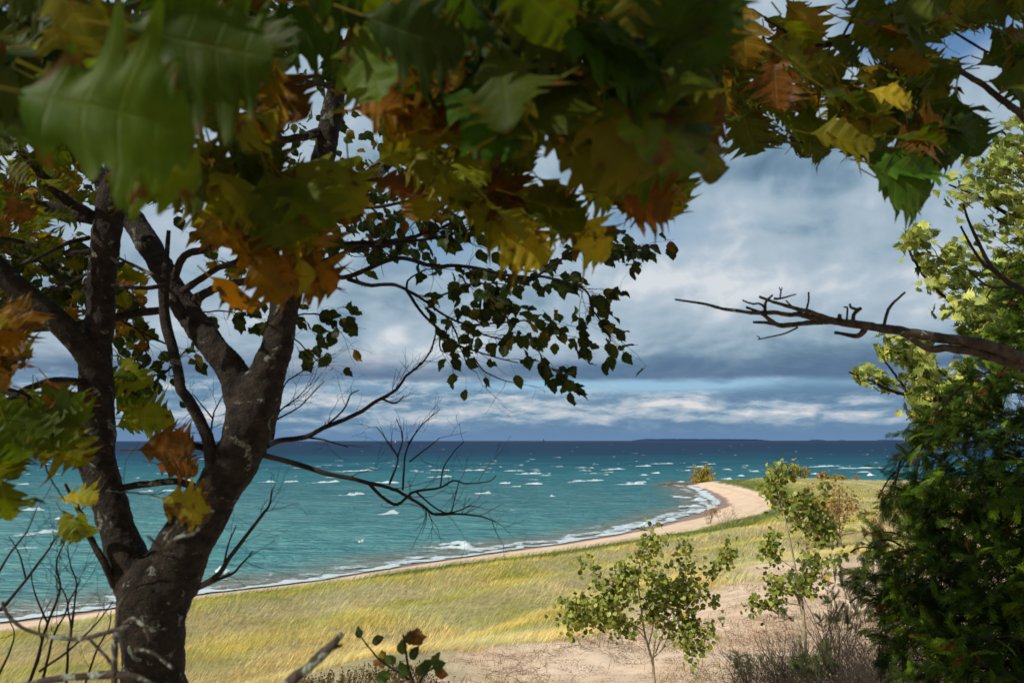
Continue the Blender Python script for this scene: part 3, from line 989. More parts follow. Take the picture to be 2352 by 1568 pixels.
def build_grass():
    geo = Geo()
    # the dune field: sampled evenly in bearing and in log distance
    n = 620000
    y = 10 ** rng.uniform(math.log10(22), math.log10(216), n)
    x = rng.uniform(-0.78, 0.78, n) * y
    g, e, sd = veg_masks(x, y)
    keep = rng.random(n) < g * (0.35 + 0.65 * np.clip(1.4 * fbm(x * .5, y * .5, 3, 31), 0, 1))
    x, y, e = x[keep], y[keep], e[keep]
    z = height(x, y)
    n = len(x)
    col = grass_color(x, y, e)
    patch = fbm(x * 0.35 + y * 0.2, y * 0.35, 4, 33)
    hgt = (0.26 + 0.34 * patch) * rng.uniform(0.5, 1.25, n) * (0.8 + 0.35 * np.clip(1.3 - e / 9, 0, 1)) * (1 - 0.25 * smooth(y, 90, 200))
    lean = np.clip(0.78 + 0.5 * (fbm(x * .12, y * .3, 3, 37) - .5) + rng.normal(0, .13, n), .1, .95)
    a = 0.15 + rng.normal(0, 0.6, n) + 1.2 * (fbm(x * .2, y * .2, 2, 39) - .5)
    w = 0.0035 + y * 0.00012
    tint = rng.uniform(0.62, 1.30, n)[:, None] * (0.60 + 0.9 * patch)[:, None]
    dry = (rng.random(n) < 0.25)[:, None]
    col = np.where(dry, col * 0.4 + np.array(srgb(210, 192, 146)) * 0.6, col) * tint
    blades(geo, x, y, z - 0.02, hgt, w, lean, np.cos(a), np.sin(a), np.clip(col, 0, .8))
    # sparse dry tufts on the sand slope
    n = 120000
    y = rng.uniform(9, 52, n); x = rng.uniform(-0.55, 0.75, n) * y
    g, e, sd = veg_masks(x, y)
    dens = np.clip((fbm(x * .45, y * .45, 4, 47) - .45 + .16 * smooth(x - .06 * y, 0.5, 2.5) * smooth(34 - y, 0, 12)) * 5, 0, 1) * (0.15 + 0.95 * (hash2(np.round(x / .3), np.round(y / .3), 3) > .5))
    keep = rng.random(n) < sd * dens
    x, y = x[keep], y[keep]
    n = len(x)
    z = height(x, y)
    col = np.array(srgb(158, 128, 84)) * rng.uniform(.5, 1.3, n)[:, None]
    col = np.where((rng.random(n) < .15)[:, None], np.array(srgb(112, 112, 60)) * np.ones((n, 1)), col)
    a = 0.3 + rng.normal(0, 1.2, n)
    blades(geo, x, y, z - .01, rng.uniform(.06, .30, n), 0.002 + y * .00009, np.clip(rng.normal(.65, .25, n), 0, .97), np.cos(a), np.sin(a), col)
    tag(geo.build('dune_grass', M['grass'], smooth=False), 'wind-combed yellow green dune grass covering the low dunes behind the beach', 'grass', kind='stuff')


build_grass()


# ------------------------------------------------------------------ branches
def tube(geo, path, rad, sides=6, col=(0, 0, 0, 0), jitter=0.0, seed=0, cap=True):
    path = np.asarray(path, float); rad = np.asarray(rad, float)
    n = len(path)
    t = np.gradient(path, axis=0)
    t /= np.linalg.norm(t, axis=1)[:, None] + 1e-12
    u = np.zeros_like(path)
    ref = np.array([0.13, 0.92, 0.3]) if abs(t[0][1]) < .8 else np.array([0.9, 0.1, 0.4])
    cur = np.cross(t[0], ref); cur /= np.linalg.norm(cur)
    for i in range(n):
        cur = cur - t[i] * np.dot(cur, t[i]); cur /= np.linalg.norm(cur) + 1e-12
        u[i] = cur
    w = np.cross(t, u)
    a = np.linspace(0, 2 * np.pi, sides, endpoint=False)
    r = np.repeat(rad[:, None], sides, 1)
    if jitter > 0:
        s = np.cumsum(np.r_[0, np.linalg.norm(np.diff(path, axis=0), axis=1)])
        k = 1.0 / max(rad.mean() * 2.2, 1e-4)
        nn = fbm(s[:, None] * k + 0 * a[None], np.cos(a)[None] * 1.3 + seed * 5.3 + 0 * s[:, None], 3, seed) + fbm(s[:, None] * k + 7, np.sin(a)[None] * 1.3 + seed * 2.1 + 0 * s[:, None], 3, seed + 3) - 1
        r = r * (1 + jitter * nn)
    v = path[:, None] + u[:, None] * (np.cos(a)[None, :, None] * r[..., None]) + w[:, None] * (np.sin(a)[None, :, None] * r[..., None])
    geo.add(v, grid_faces(n, sides, wrap=True), np.array(col, float))
    if cap:
        k0 = geo.n - n * sides
        ii = np.arange(sides); jj = (ii + 1) % sides
        for c, o, fl in ((path[0], 0, False), (path[-1], (n - 1) * sides, True)):
            geo.add(c[None], np.zeros((0, 3), int), np.array(col, float))
            ci = geo.n - 1
            a_, b_ = (ii, jj) if fl else (jj, ii)
            geo.f3.append(np.stack([k0 + o + a_, k0 + o + b_, np.full(sides, ci)], -1))


class Tree:
    """gathers limbs, remembers points where leaves and twigs can sit"""
    def __init__(self):
        self.twig_pts = []


def limb(geo, pts, rpx=None, rad=None, sides=10, jit=0.12, seed=1, step=None, wob=0.0):
    """pts = [(u, v, y)] of the photograph; rpx = half widths in px at these points"""
    w = np.array([P(*p) for p in pts])
    if rad is None:
        rad = [r * p[2] / F for r, p in zip(rpx, pts)]
    L = np.linalg.norm(np.diff(w, axis=0), axis=1).sum()
    n = int(np.clip(L / (step or max(np.mean(rad) * 0.7, 0.006)), 6, 160))
    path = catmull(w, n)
    r = np.interp(np.linspace(0, len(pts) - 1, n), np.arange(len(pts)), rad)
    if wob > 0:
        s = np.linspace(0, L, n)
        env = np.sin(np.pi * np.linspace(0, 1, n))[:, None]
        off = np.stack([fbm(s * 14 + seed, s * 0 + 3, 3, seed) - .5, fbm(s * 14 + 5, s * 0 + 9, 3, seed + 1) - .5, fbm(s * 14 + 8, s * 0 + 5, 3, seed + 2) - .5], -1)
        path = path + off * wob * env
    tube(geo, path, r, sides, jitter=jit, seed=seed)
    return path


def unit(v):
    v = np.asarray(v, float)
    return v / (np.linalg.norm(v) + 1e-12)


def sprout(geo, start, d, L, r, depth, seed_rng, spread=0.6, kids=(2, 4), tips=None, bendv=(0, 0, 0), sides=4, kink=0.18, ratio=0.6, wind=0.0):
    """a twig that wanders, forks and tapers; leaf sites are put in tips"""
    n = max(4, int(3 + L / 0.05)) if L < 1 else 12
    n = min(n, 12)
    pts = [np.array(start, float)]
    dirs = [unit(d)]
    cur = unit(d)
    for i in range(n):
        cur = unit(cur + seed_rng.normal(0, kink, 3) + np.array(bendv) / n)
        pts.append(pts[-1] + cur * L / n)
        dirs.append(cur)
    rr = np.linspace(r, max(r * 0.35, 0.0006), n + 1)
    tube(geo, pts, rr, sides)
    if depth > 0:
        k = int(seed_rng.integers(kids[0], kids[1] + 1))
        for j in range(k):
            i = int(seed_rng.integers(max(1, n // 4), n + 1))
            nd = unit(dirs[i] + seed_rng.normal(0, spread, 3))
            sprout(geo, pts[i], nd, L * ratio * seed_rng.uniform(.7, 1.2), rr[i] * 0.7, depth - 1, seed_rng, spread, kids, tips, bendv, sides, kink, ratio)
    if tips is not None:
        for i in range(max(1, n // 3), n + 1):
            tips.append((pts[i], dirs[i], depth))
    return pts


# ------------------------------------------------------------------ leaves
def leaf_template(kind, rows_hi=False, seed=0):
    r = np.random.default_rng(seed)
    if kind == 'oak':
        prof = [(0, .015), (.05, .03), (.10, .07), (.14, .15), (.17, .21), (.20, .31), (.215, .24), (.24, .22), (.27, .17), (.31, .23), (.345, .36), (.36, .35), (.40, .50), (.415, .40), (.44, .38),
                (.46, .29), (.49, .22), (.53, .30), (.56, .43), (.575, .41), (.61, .54), (.625, .42), (.65, .38), (.675, .24), (.70, .20), (.74, .27), (.775, .33), (.80, .42), (.815, .28),
                (.84, .20), (.87, .14), (.90, .19), (.925, .15), (.95, .09), (1, .004)]
        sweep, yk, fat = 0.46, 0.85, 1.0
        cols = np.array([-1, -.72, -.4, -.14, 0, .14, .4, .72, 1.0]) if rows_hi else np.array([-1, -.5, 0, .5, 1.0])
    elif kind == 'hero':
        prof = [(0, .02), (.05, .05), (.10, .12), (.15, .22), (.19, .32), (.215, .33), (.24, .27), (.275, .22), (.31, .25), (.36, .37), (.41, .50), (.43, .47), (.445, .48), (.47, .38), (.50, .29), (.54, .30), (.585, .40),
                (.63, .52), (.65, .48), (.665, .49), (.69, .38), (.72, .28), (.76, .27), (.80, .35), (.83, .37), (.845, .29), (.87, .20), (.90, .15), (.93, .18), (.955, .12), (.98, .06), (1, .004)]
        sweep, yk, fat = 0.30, 0.92, 1.0
        cols = np.array([-1, -.85, -.6, -.35, -.14, 0, .14, .35, .6, .85, 1.0])
    elif kind == 'oaklow':
        prof = [(0, .02), (.10, .10), (.16, .30), (.22, .15), (.32, .46), (.40, .20), (.53, .48), (.62, .20), (.74, .40), (.80, .14), (.88, .22), (1, .01)]
        sweep, yk, fat = 0.62, 0.82, 1.0
        cols = np.array([-1, 0, 1.0])
    elif kind == 'ovate':
        tt = np.linspace(0, 1, 15)
        prof = [(t_, 0.33 * np.sin(np.pi * t_ ** 0.66) ** 0.9 * (1 - .35 * t_ ** 3) * (1 + (0.09 if i % 2 else -0.05)) + .004) for i, t_ in enumerate(tt)]
        sweep, yk, fat = 0.30, 0.93, 1.0
        cols = np.array([-1, -.5, 0, .5, 1.0])
    else:
        tt = np.linspace(0, 1, 7)
        prof = [(t_, 0.50 * np.sqrt(max(1 - (2 * t_ - .86) ** 2 / 1.32, 0)) + .006) for t_ in tt]
        prof[0] = (0, .05); prof[-1] = (1, .01)
        sweep, yk, fat = 0.0, 1.0, 1.0
        cols = np.array([-1, 0, 1.0])
    prof = np.array(prof)
    t_ = prof[:, 0]
    lowf = lambda: np.interp(t_, np.linspace(0, 1, 6), r.normal(0, 1, 6))
    wl = prof[:, 1] * (1 + .13 * lowf() + .05 * r.normal(size=len(t_))); wr = prof[:, 1] * (1 + .13 * lowf() + .05 * r.normal(size=len(t_)))
    s = cols[None]
    w = np.where(s < 0, wl[:, None], wr[:, None])
    X = s * w
    Y = t_[:, None] * yk + np.abs(s) * w * sweep * (0.35 + .65 * np.sin(np.pi * np.clip(t_, 0, .9))[:, None])
    curl = r.uniform(-.2, .55); fold = r.uniform(.0, .35); tw = r.uniform(-.5, .5)
    ph = r.uniform(0, 6, 3)
    Z = fold * np.abs(X) - curl * (Y - .2) ** 2 * .8 + tw * X * Y + .05 * np.sin(Y * 9 + ph[0]) * (np.abs(s)) + .06 * np.sin(X * 11 + Y * 5 + ph[1]) * np.abs(s)
    Z = Z - r.uniform(-.2, .5) * X * X * 1.2
    v = np.stack([X, Y, Z], -1).reshape(-1, 3)
    a = np.stack([np.broadcast_to(t_[:, None], X.shape), np.broadcast_to(s, X.shape), X * 0], -1).reshape(-1, 3)
    f = grid_faces(len(t_), len(cols))
    # petiole
    pl = {'oak': .25, 'hero': .25, 'oaklow': .22, 'ovate': .2, 'round': .35}[kind]
    pw = .010
    pv = np.array([[-pw, -pl, .02], [pw, -pl, .02], [pw, .02, 0], [-pw, .02, 0], [0, -pl, .02 + pw * 2], [0, .02, pw * 2]])
    pf = np.array([[0, 1, 2, 3], [0, 4, 5, 3], [1, 4, 5, 2]]) + len(v)
    v = np.vstack([v, pv]); f = np.vstack([f, pf]); a = np.vstack([a, np.tile([0, 0, 0], (6, 1))])
    return v, f, a


TPL = {'hero': [leaf_template('hero', True, 40 + i) for i in range(8)], 'oakhi': [leaf_template('oak', True, i) for i in range(10)], 'oak': [leaf_template('oak', False, i) for i in range(10)],
       'oaklow': [leaf_template('oaklow', False, i) for i in range(8)], 'ovate': [leaf_template('ovate', False, i) for i in range(8)],
       'round': [leaf_template('round', False, i) for i in range(6)]}


def put_leaves(geo, kind, pos, dirs, normals, size, cols, age, hang=True, attach=None):
    """pos = where the stalk begins; vectorised over all leaves"""
    pos = np.asarray(pos, float); dirs = np.asarray(dirs, float); normals = np.asarray(normals, float)
    n = len(pos)
    if n == 0: return
    size = np.broadcast_to(size, (n,)); age = np.broadcast_to(age, (n,))
    Yd = dirs / (np.linalg.norm(dirs, axis=1)[:, None] + 1e-9)
    Zd = normals - Yd * (normals * Yd).sum(1)[:, None]
    Zd /= np.linalg.norm(Zd, axis=1)[:, None] + 1e-9
    Xd = np.cross(Yd, Zd)
    pick = rng.integers(0, len(TPL[kind]), n)
    for k, (v, f, a) in enumerate(TPL[kind]):
        ii = np.where(pick == k)[0]
        if len(ii) == 0: continue
        pl = {'oakhi': .25, 'hero': .25, 'oak': .25, 'oaklow': .22, 'ovate': .2, 'round': .35}[kind]
        vv = v.copy(); vv[:, 1] += pl
        w = pos[ii][:, None] + size[ii][:, None, None] * (vv[None, :, 0:1] * Xd[ii][:, None] + vv[None, :, 1:2] * Yd[ii][:, None] + vv[None, :, 2:3] * Zd[ii][:, None])
        ff = (f[None] + (np.arange(len(ii)) * len(v))[:, None, None]).reshape(-1, 4)
        c = np.zeros((len(ii), len(v), 4)); c[..., :3] = cols[ii][:, None]; c[..., 3] = age[ii][:, None]
        c[:, -6:, :3] = c[:, -6:, :3] * .5 + np.array(srgb(150, 130, 60)) * .5; c[:, -6:, 3] = 0
        aa = np.tile(a, (len(ii), 1, 1))
        geo.add(w.reshape(-1, 3), ff, c.reshape(-1, 4), aa.reshape(-1, 3))


def palette(n, items):
    """items = [(weight, srgb, age)]"""
    w = np.array([i[0] for i in items], float); w /= w.sum()
    k = rng.choice(len(items), n, p=w)
    c = np.array([srgb(*i[1]) for i in items])[k] * rng.uniform(.75, 1.25, (n, 1))
    a = np.clip(np.array([i[2] for i in items])[k] + rng.normal(0, .12, n), 0, 1)
    return c, a


OAK_GREEN = [(6, (40, 60, 12), .15), (5, (60, 74, 14), .3), (2.5, (86, 88, 18), .45), (.4, (90, 60, 18), .8)]
OAK_MIX = [(6, (66, 80, 14), .25), (6, (94, 98, 20), .4), (2.5, (116, 96, 20), .55), (1, (98, 62, 18), .85)]
OAK_ORANGE = [(5, (108, 102, 22), .42), (4, (114, 84, 20), .55), (1.5, (92, 58, 18), .85)]
OAK_YG = [(5, (70, 88, 18), .25), (3, (96, 98, 22), .4), (1.5, (100, 66, 22), .85)]
OVATE_DARK = [(7, (34, 48, 20), 0), (4, (46, 64, 24), .05), (.7, (96, 86, 28), .2), (.25, (110, 74, 30), .7)]


def fill_poly(geo, kind, poly, n, dep, size, pal, wind=(0.8, 0.0, -0.45), spread=0.55, face=None, gaps=0.0):
    """leaves scattered through the wedge of space behind a patch of the view"""
    us = [p[0] for p in poly]; vs = [p[1] for p in poly]
    u = rng.uniform(min(us), max(us), n * 6); v = rng.uniform(min(vs), max(vs), n * 6)
    k = in_poly(u, v, poly)
    if gaps > 0: k &= fbm(u / 70.0, v / 70.0, 3, 77) > gaps
    u, v = u[k][:n], v[k][:n]
    n = len(u)
    y = rng.uniform(dep[0], dep[1], n)
    pos = np.array([P(a, b, c) for a, b, c in zip(u, v, y)])
    sz = size * rng.uniform(.7, 1.15, n)
    d = np.array(wind)[None] + rng.normal(0, spread, (n, 3))
    nm = rng.normal(0, .55, (n, 3)) + np.array([-.1, -.75, .45])
    c, a = palette(n, pal)
    dn = d / np.linalg.norm(d, axis=1)[:, None]
    pos = pos - dn * sz[:, None] * .75
    put_leaves(geo, kind, pos, d, nm, sz, c, a)
    return pos


def one_leaf(geo, kind, u, v, y, size, ang, col, age, tilt=(0, -1, .25), petiole=True):
    """a single named leaf: stalk foot at (u, v), pointing at angle ang (deg, 0 = right, -90 = down) across the view"""
    a = R(ang)
    d = np.array([math.cos(a), rng.uniform(-.15, .15), math.sin(a)])
    put_leaves(geo, kind, [P(u, v, y)], [d], [tilt], np.array([size]), np.array([srgb(*col)]), np.array([age]))


#SECTION_TREES
def ground_hit(u, v, y0=8.0, y1=260.0):
    """where the line of sight through (u, v) meets the ground"""
    ys = np.exp(np.linspace(math.log(y0), math.log(y1), 500))
    p0, p1 = P(u, v, 1.0), P(u, v, 2.0)
    d = p1 - p0
    X = p0[0] + d[0] * (ys - 1); Z = p0[2] + d[2] * (ys - 1)
    hz = height(X, ys)
    k = np.where(Z <= hz)[0]
    i = k[0] if len(k) else len(ys) - 1
    return np.array([X[i], ys[i], hz[i]])


def bough(root, part, mat, specs, sides=10, jit=.12, wob=0.0):
    """each spec = (points, half widths); one mesh per limb"""
    for i, (pts, rp) in enumerate(specs):
        g = Geo()
        rr = np.interp(np.linspace(0, 1, len(pts)), np.linspace(0, 1, len(rp)), rp)
        limb(g, pts, rr, sides=sides, jit=jit, seed=i + 3, wob=wob)
        g.build(part, mat, root)


def twig_set(root, mat, specs, name='twig', kid=0.0, seed=5, y_off=0.0, sub=2, L=.18, bend=(.3, 0, -.1)):
    r = np.random.default_rng(seed); tips = []
    for i, (pts, r0, r1) in enumerate(specs):
        g = Geo()
        rr = np.linspace(r0, r1, len(pts))
        path = limb(g, pts, rr, sides=6, jit=.18, seed=i + seed, step=.02, wob=.012)
        n = len(path)
        for k in range(int(kid * n * .35)):
            j = int(r.integers(n // 4, n))
            d = unit(path[min(j + 1, n - 1)] - path[max(j - 1, 0)])
            nd = unit(d + r.normal(0, .65, 3))
            sprout(g, path[j], nd, L * r.uniform(.5, 1.2), max(.0011, r1 * pts[-1][2] / F * .7), sub, r, .6, (1, 2), tips, bend, 4)
        for j in range(n // 3, n, 2):
            tips.append((path[j], unit(path[min(j + 1, n - 1)] - path[j - 1]), 0))
        g.build(name, mat, root)
    return tips


def leaves_on(geo, kind, tips, n, size, pal, hang=(.35, 0, -.9), mixd=.6, face=(-.2, -.6, .5), near=None):
    if not tips: return
    idx = rng.integers(0, len(tips), n)
    pos = np.array([tips[i][0] for i in idx]); dr = np.array([tips[i][1] for i in idx])
    d = dr * (1 - mixd) + np.array(hang)[None] * mixd + rng.normal(0, .38, (n, 3))
    nm = np.array(face)[None] + rng.normal(0, .6, (n, 3))
    c, a = palette(n, pal)
    put_leaves(geo, kind, pos, d, nm, size * rng.uniform(.65, 1.15, n), c, a)


# gaps cut through the added crown leaves so sun flecks reach chosen places
GAPS = [(P(170, 230, .95), .26), (P(100, 180, .92), .2), (P(1990, 220, 2.0), .10), (P(2060, 360, 1.95), .16), (P(900, 80, 1.2), .10), (P(265, 1200, 3.1), .08), (P(285, 1130, 3.15), .05),
        (P(600, 760, 3.15), .06), (P(440, 720, 3.3), .08), (P(330, 560, 3.4), .12), (P(545, 900, 3.15), .05), (P(1130, 500, 1.75), .14), (P(960, 400, 1.7), .10), (P(760, 260, 3.25), .12),
        (P(1200, 230, 1.1), .05), (P(1450, 560, 1.6), .07), (P(140, 1170, 2.3), .14), (P(30, 780, 1.9), .12), (P(420, 1150, 2.3), .05), (P(700, 420, 1.6), .09), (P(900, 860, 3.0), .1),
        (P(250, 850, 3.1), .04), (P(235, 620, 3.1), .06), (P(350, 1450, 3.1), .10), (P(1500, 150, 1.3), .05), (P(1700, 250, 2.2), .08)]


def carve(pos):
    keep = np.ones(len(pos), bool)
    for c, r_ in GAPS:
        d = pos - c[None]
        t_ = d @ SUN_DIR
        perp = np.linalg.norm(d - t_[:, None] * SUN_DIR[None], axis=1)
        keep &= ~((t_ > .3) & (perp < r_ + .09))
    return keep


# ------------------------------------------------------------------ the forked tree on the left
def build_main_tree():
    D = 3.2
    base = P(352, 1700, D)
    gz = ground_z(base[0], base[1])
    T = empty('forked_tree', (base[0], base[1], gz), 'large dark forked tree with smooth lichened bark at the left foreground', 'tree')
    g = Geo()
    low = np.array([base[0] - .02, base[1], gz - .1])
    pts = [low, P(352, 1690, D), P(352, 1568, D), P(352, 1500, D), P(352, 1440, D), P(355, 1385, D), P(364, 1335, D), P(385, 1290, D), P(402, 1262, D)]
    rad = np.array([92, 76, 65, 64, 70, 78, 80, 48, 14]) * D / F
    n = 90
    tube(g, catmull(pts, n), np.interp(np.linspace(0, 8, n), np.arange(9), rad), 22, jitter=.13, seed=4)
    stems = [
        ([(340, 1430, D), (316, 1355, D), (294, 1285, D), (265, 1203, D), (243, 1127, D), (226, 1060, D), (221, 1000, D), (220, 900, D), (221, 830, D), (231, 750, D), (232, 659, D), (244, 556, D), (251, 488, D), (262, 410, D), (270, 350, D), (250, 280, D - .1), (190, 200, D - .2), (150, 90, D - .3)],
         [34, 47, 45, 38, 38, 41, 40, 37, 36, 33, 32, 32, 32, 29, 26, 22, 17, 12]),
        ([(358, 1440, D), (382, 1345, D), (425, 1245, D), (478, 1165, D), (508, 1110, D), (545, 1052, D), (571, 990, D), (590, 915, D), (612, 860, D), (634, 800, D), (650, 727, D), (668, 640, D), (690, 560, D), (722, 450, D + .05), (748, 350, D + .1), (758, 290, D + .1), (770, 215, D + .1), (790, 150, D + .1), (812, 110, D + .1), (835, 30, D + .1)],
         [35, 68, 62, 52, 51, 54, 56, 58, 42, 36, 35, 34, 33, 31, 28, 26, 24, 18, 14, 11]),
        ([(585, 985, D), (556, 925, D), (541, 870, D), (513, 825, D), (461, 755, D + .05), (420, 695, D + .1), (386, 642, D + .1), (349, 573, D + .15), (318, 522, D + .2), (286, 478, D + .2), (240, 415, D + .25), (191, 372, D + .3), (150, 320, D + .3), (116, 262, D + .35), (90, 180, D + .4)],
         [34, 38, 35, 33, 32, 29, 27, 28, 27, 24, 22, 22, 18, 16, 12])]
    for i, (pp, rp) in enumerate(stems):
        rr = np.interp(np.linspace(0, 1, len(pp)), np.linspace(0, 1, len(rp)), rp)
        limb(g, pp, rr, sides=18, jit=.13, seed=i + 3)
    # knots and swellings
    kr = np.random.default_rng(8)
    tk = g.build('trunk', M['bark'], T)
    rm = tk.modifiers.new('merge', 'REMESH'); rm.mode = 'VOXEL'; rm.voxel_size = 0.0085; rm.use_smooth_shade = True
    sm = tk.modifiers.new('soften', 'SMOOTH'); sm.iterations = 12; sm.factor = .6
    for nm, sz, st in (('bark_lumps', .09, .022), ('bark_grain', .018, .007)):
        tx = bpy.data.textures.new(nm, 'CLOUDS'); tx.noise_scale = sz; tx.noise_depth = 3
        dp = tk.modifiers.new(nm, 'DISPLACE'); dp.texture = tx; dp.strength = st; dp.mid_level = .5; dp.texture_coords = 'LOCAL'
    bough(T, 'limb', M['bark'], [
        ([(690, 590, D), (720, 530, D), (762, 480, D), (815, 437, D + .1), (880, 380, D + .2), (958, 300, D + .3), (1040, 200, D + .5)], [28, 26, 22, 19, 17, 15, 10]),
        ([(225, 850, D), (191, 795, D - .05), (137, 741, D - .1), (68, 683, D - .15), (0, 622, D - .2), (-80, 540, D - .25)], [30, 30, 28, 27, 27, 22]),
        ([(215, 1110, D), (190, 1050, D - .03), (160, 1000, D - .05), (130, 970, D - .1), (85, 932, D - .15), (34, 903, D - .2), (-40, 880, D - .2)], [20, 17, 15, 14, 12, 10, 8]),
    ], sides=18, jit=.13)
    bough(T, 'branch', M['bark'], [
        ([(205, 890, D), (178, 876, D - .1), (120, 872, D - .2), (51, 898, D - .3), (0, 929, D - .4), (-40, 950, D - .4)], [10, 9, 8, 8, 7]),
        ([(490, 1075, D - .05), (475, 1001, D - .05), (441, 932, D - .05), (417, 891, D - .05), (403, 830, D - .05), (379, 727, D - .05), (379, 642, D - .05), (383, 590, D - .05), (388, 529, D - .05)], [17, 14, 13, 12, 12, 12, 12, 6, 5]),
        ([(385, 650, D - .05), (350, 632, D - .1), (325, 618, D - .1), (270, 590, D - .15)], [7, 5, 4, 3]),
        ([(385, 654, D - .08), (330, 660, D - .2), (256, 655, D - .25)], [6, 5, 4]),
        ([(400, 640, D + .05), (415, 600, D), (434, 580, D), (478, 570, D), (513, 546, D), (560, 500, D), (620, 470, D)], [10, 9, 9, 9, 8, 6, 4]),
        ([(420, 668, D + .05), (460, 640, D), (496, 618, D), (554, 597, D), (640, 560, D + .1), (720, 540, D + .2)], [9, 8, 7, 7, 6, 4]),
        ([(435, 690, D + .1), (475, 672, D), (513, 655, D), (608, 635, D), (700, 632, D + .1)], [10, 10, 9, 9, 6]),
        ([(376, 712, D + .1), (330, 716, D + .1), (273, 727, D + .1), (200, 742, D + .15), (161, 748, D + .15), (60, 760, D + .2)], [9, 10, 10, 10, 9, 4]),
        ([(262, 1345, D - .05), (240, 1290, D - .1), (211, 1240, D - .1), (190, 1190, D - .15), (175, 1160, D - .2), (150, 1110, D - .3)], [8, 8, 7, 6, 5, 3]),
        ([(212, 500, D), (154, 487, D), (103, 478, D), (50, 466, D), (0, 455, D), (-60, 440, D)], [17, 17, 16, 17, 15]),
        ([(225, 505, D), (190, 480, D), (154, 461, D), (103, 410, D - .1), (40, 340, D - .2), (-30, 300, D - .2)], [13, 12, 11, 10, 8]),
        ([(270, 440, D), (300, 430, D), (325, 400, D + .1), (345, 350, D + .1), (352, 300, D + .1), (370, 200, D + .2)], [14, 17, 17, 15, 12, 8]),
        ([(210, 577, D), (150, 580, D), (103, 570, D), (0, 546, D - .1), (-60, 560, D - .1)], [7, 6, 6, 5]),
        ([(205, 545, D), (150, 560, D - .1), (80, 595, D - .15), (0, 625, D - .2)], [6, 5, 4, 3]),
        ([(245, 1125, D), (330, 1110, D + .02), (400, 1106, D + .02), (455, 1120, D), (500, 1130, D)], [7, 8, 8, 9, 10]),
        ([(530, 1055, D), (470, 1030, D), (430, 1020, D - .05), (385, 1012, D - .05), (340, 1030, D - .05)], [12, 8, 8, 7, 4]),
        ([(745, 300, D + .1), (700, 312, D), (640, 325, D - .1), (560, 330, D - .1), (480, 350, D - .1), (400, 345, D)], [12, 10, 8, 8, 7, 6]),
        ([(770, 205, D), (730, 190, D - .3), (680, 185, D - .6), (610, 160, D - .9)], [7, 7, 6, 5]),
    ], sides=9, jit=.2, wob=.012)
    DT = D + .35
    # leafy twigs reaching over the lake
    specs = [([(700, 585, D), (746, 563, DT), (917, 550, DT), (1003, 526, DT), (1085, 495, DT), (1180, 480, DT)], 7, 2),
             ([(690, 610, D), (746, 597, DT), (832, 567, DT), (938, 556, DT), (1020, 543, DT), (1085, 526, DT)], 6, 2),
             ([(680, 640, D), (746, 628, DT), (798, 635, DT), (911, 594, DT), (986, 608, DT), (1081, 614, DT), (1191, 635, DT), (1259, 638, DT), (1341, 664, DT), (1362, 710, DT), (1396, 758, DT), (1403, 785, DT)], 7.5, 1.2),
             ([(798, 640, DT), (849, 655, DT), (900, 652, DT), (934, 666, DT), (979, 693, DT), (1020, 724, DT), (1071, 748, DT), (1122, 772, DT), (1225, 796, DT), (1250, 840, DT)], 5, 1.2),
             ([(934, 666, DT), (969, 717, DT), (1010, 758, DT), (1054, 792, DT), (1122, 816, DT), (1191, 833, DT)], 4, 1.2),
             ([(1035, 735, DT), (1061, 806, DT)], 2.5, 1.5), ([(1010, 765, DT), (1014, 806, DT), (1060, 807, DT)], 2, 1),
             ([(934, 664, DT), (940, 640, DT), (979, 618, DT)], 3, 2),
             ([(1230, 636, DT), (1300, 590, DT), (1345, 567, DT), (1427, 577, DT), (1464, 577, DT), (1490, 575, DT)], 3, 1),
             ([(979, 693, DT), (1060, 660, DT), (1120, 650, DT), (1180, 655, DT)], 2.5, 1),
             ([(1071, 748, DT), (1150, 740, DT), (1230, 735, DT), (1290, 760, DT)], 2.5, 1),
             ([(690, 500, D), (800, 480, DT), (900, 470, DT), (1000, 440, DT), (1080, 400, DT)], 6, 2),
             ([(640, 735, D), (700, 720, DT), (740, 725, DT), (765, 745, DT)], 2.5, 1), ([(640, 770, D), (680, 780, DT), (735, 835, DT)], 2.5, 1),
             ([(500, 655, D), (450, 710, DT), (520, 715, DT), (600, 730, DT)], 3, 1),
             ([(230, 690, D), (160, 650, DT), (90, 600, DT), (20, 590, DT)], 5, 2), ([(230, 730, D), (290, 740, DT), (340, 790, DT), (300, 830, DT)], 4, 1),
             ([(220, 620, D), (130, 660, DT), (60, 690, DT), (-20, 690, DT)], 4, 2), ([(320, 760, DT), (400, 800, DT), (380, 830, DT)], 3, 1)]
    tips = twig_set(T, M['bark_dark'], specs, 'twig', kid=.9, seed=21, L=.19, sub=1)
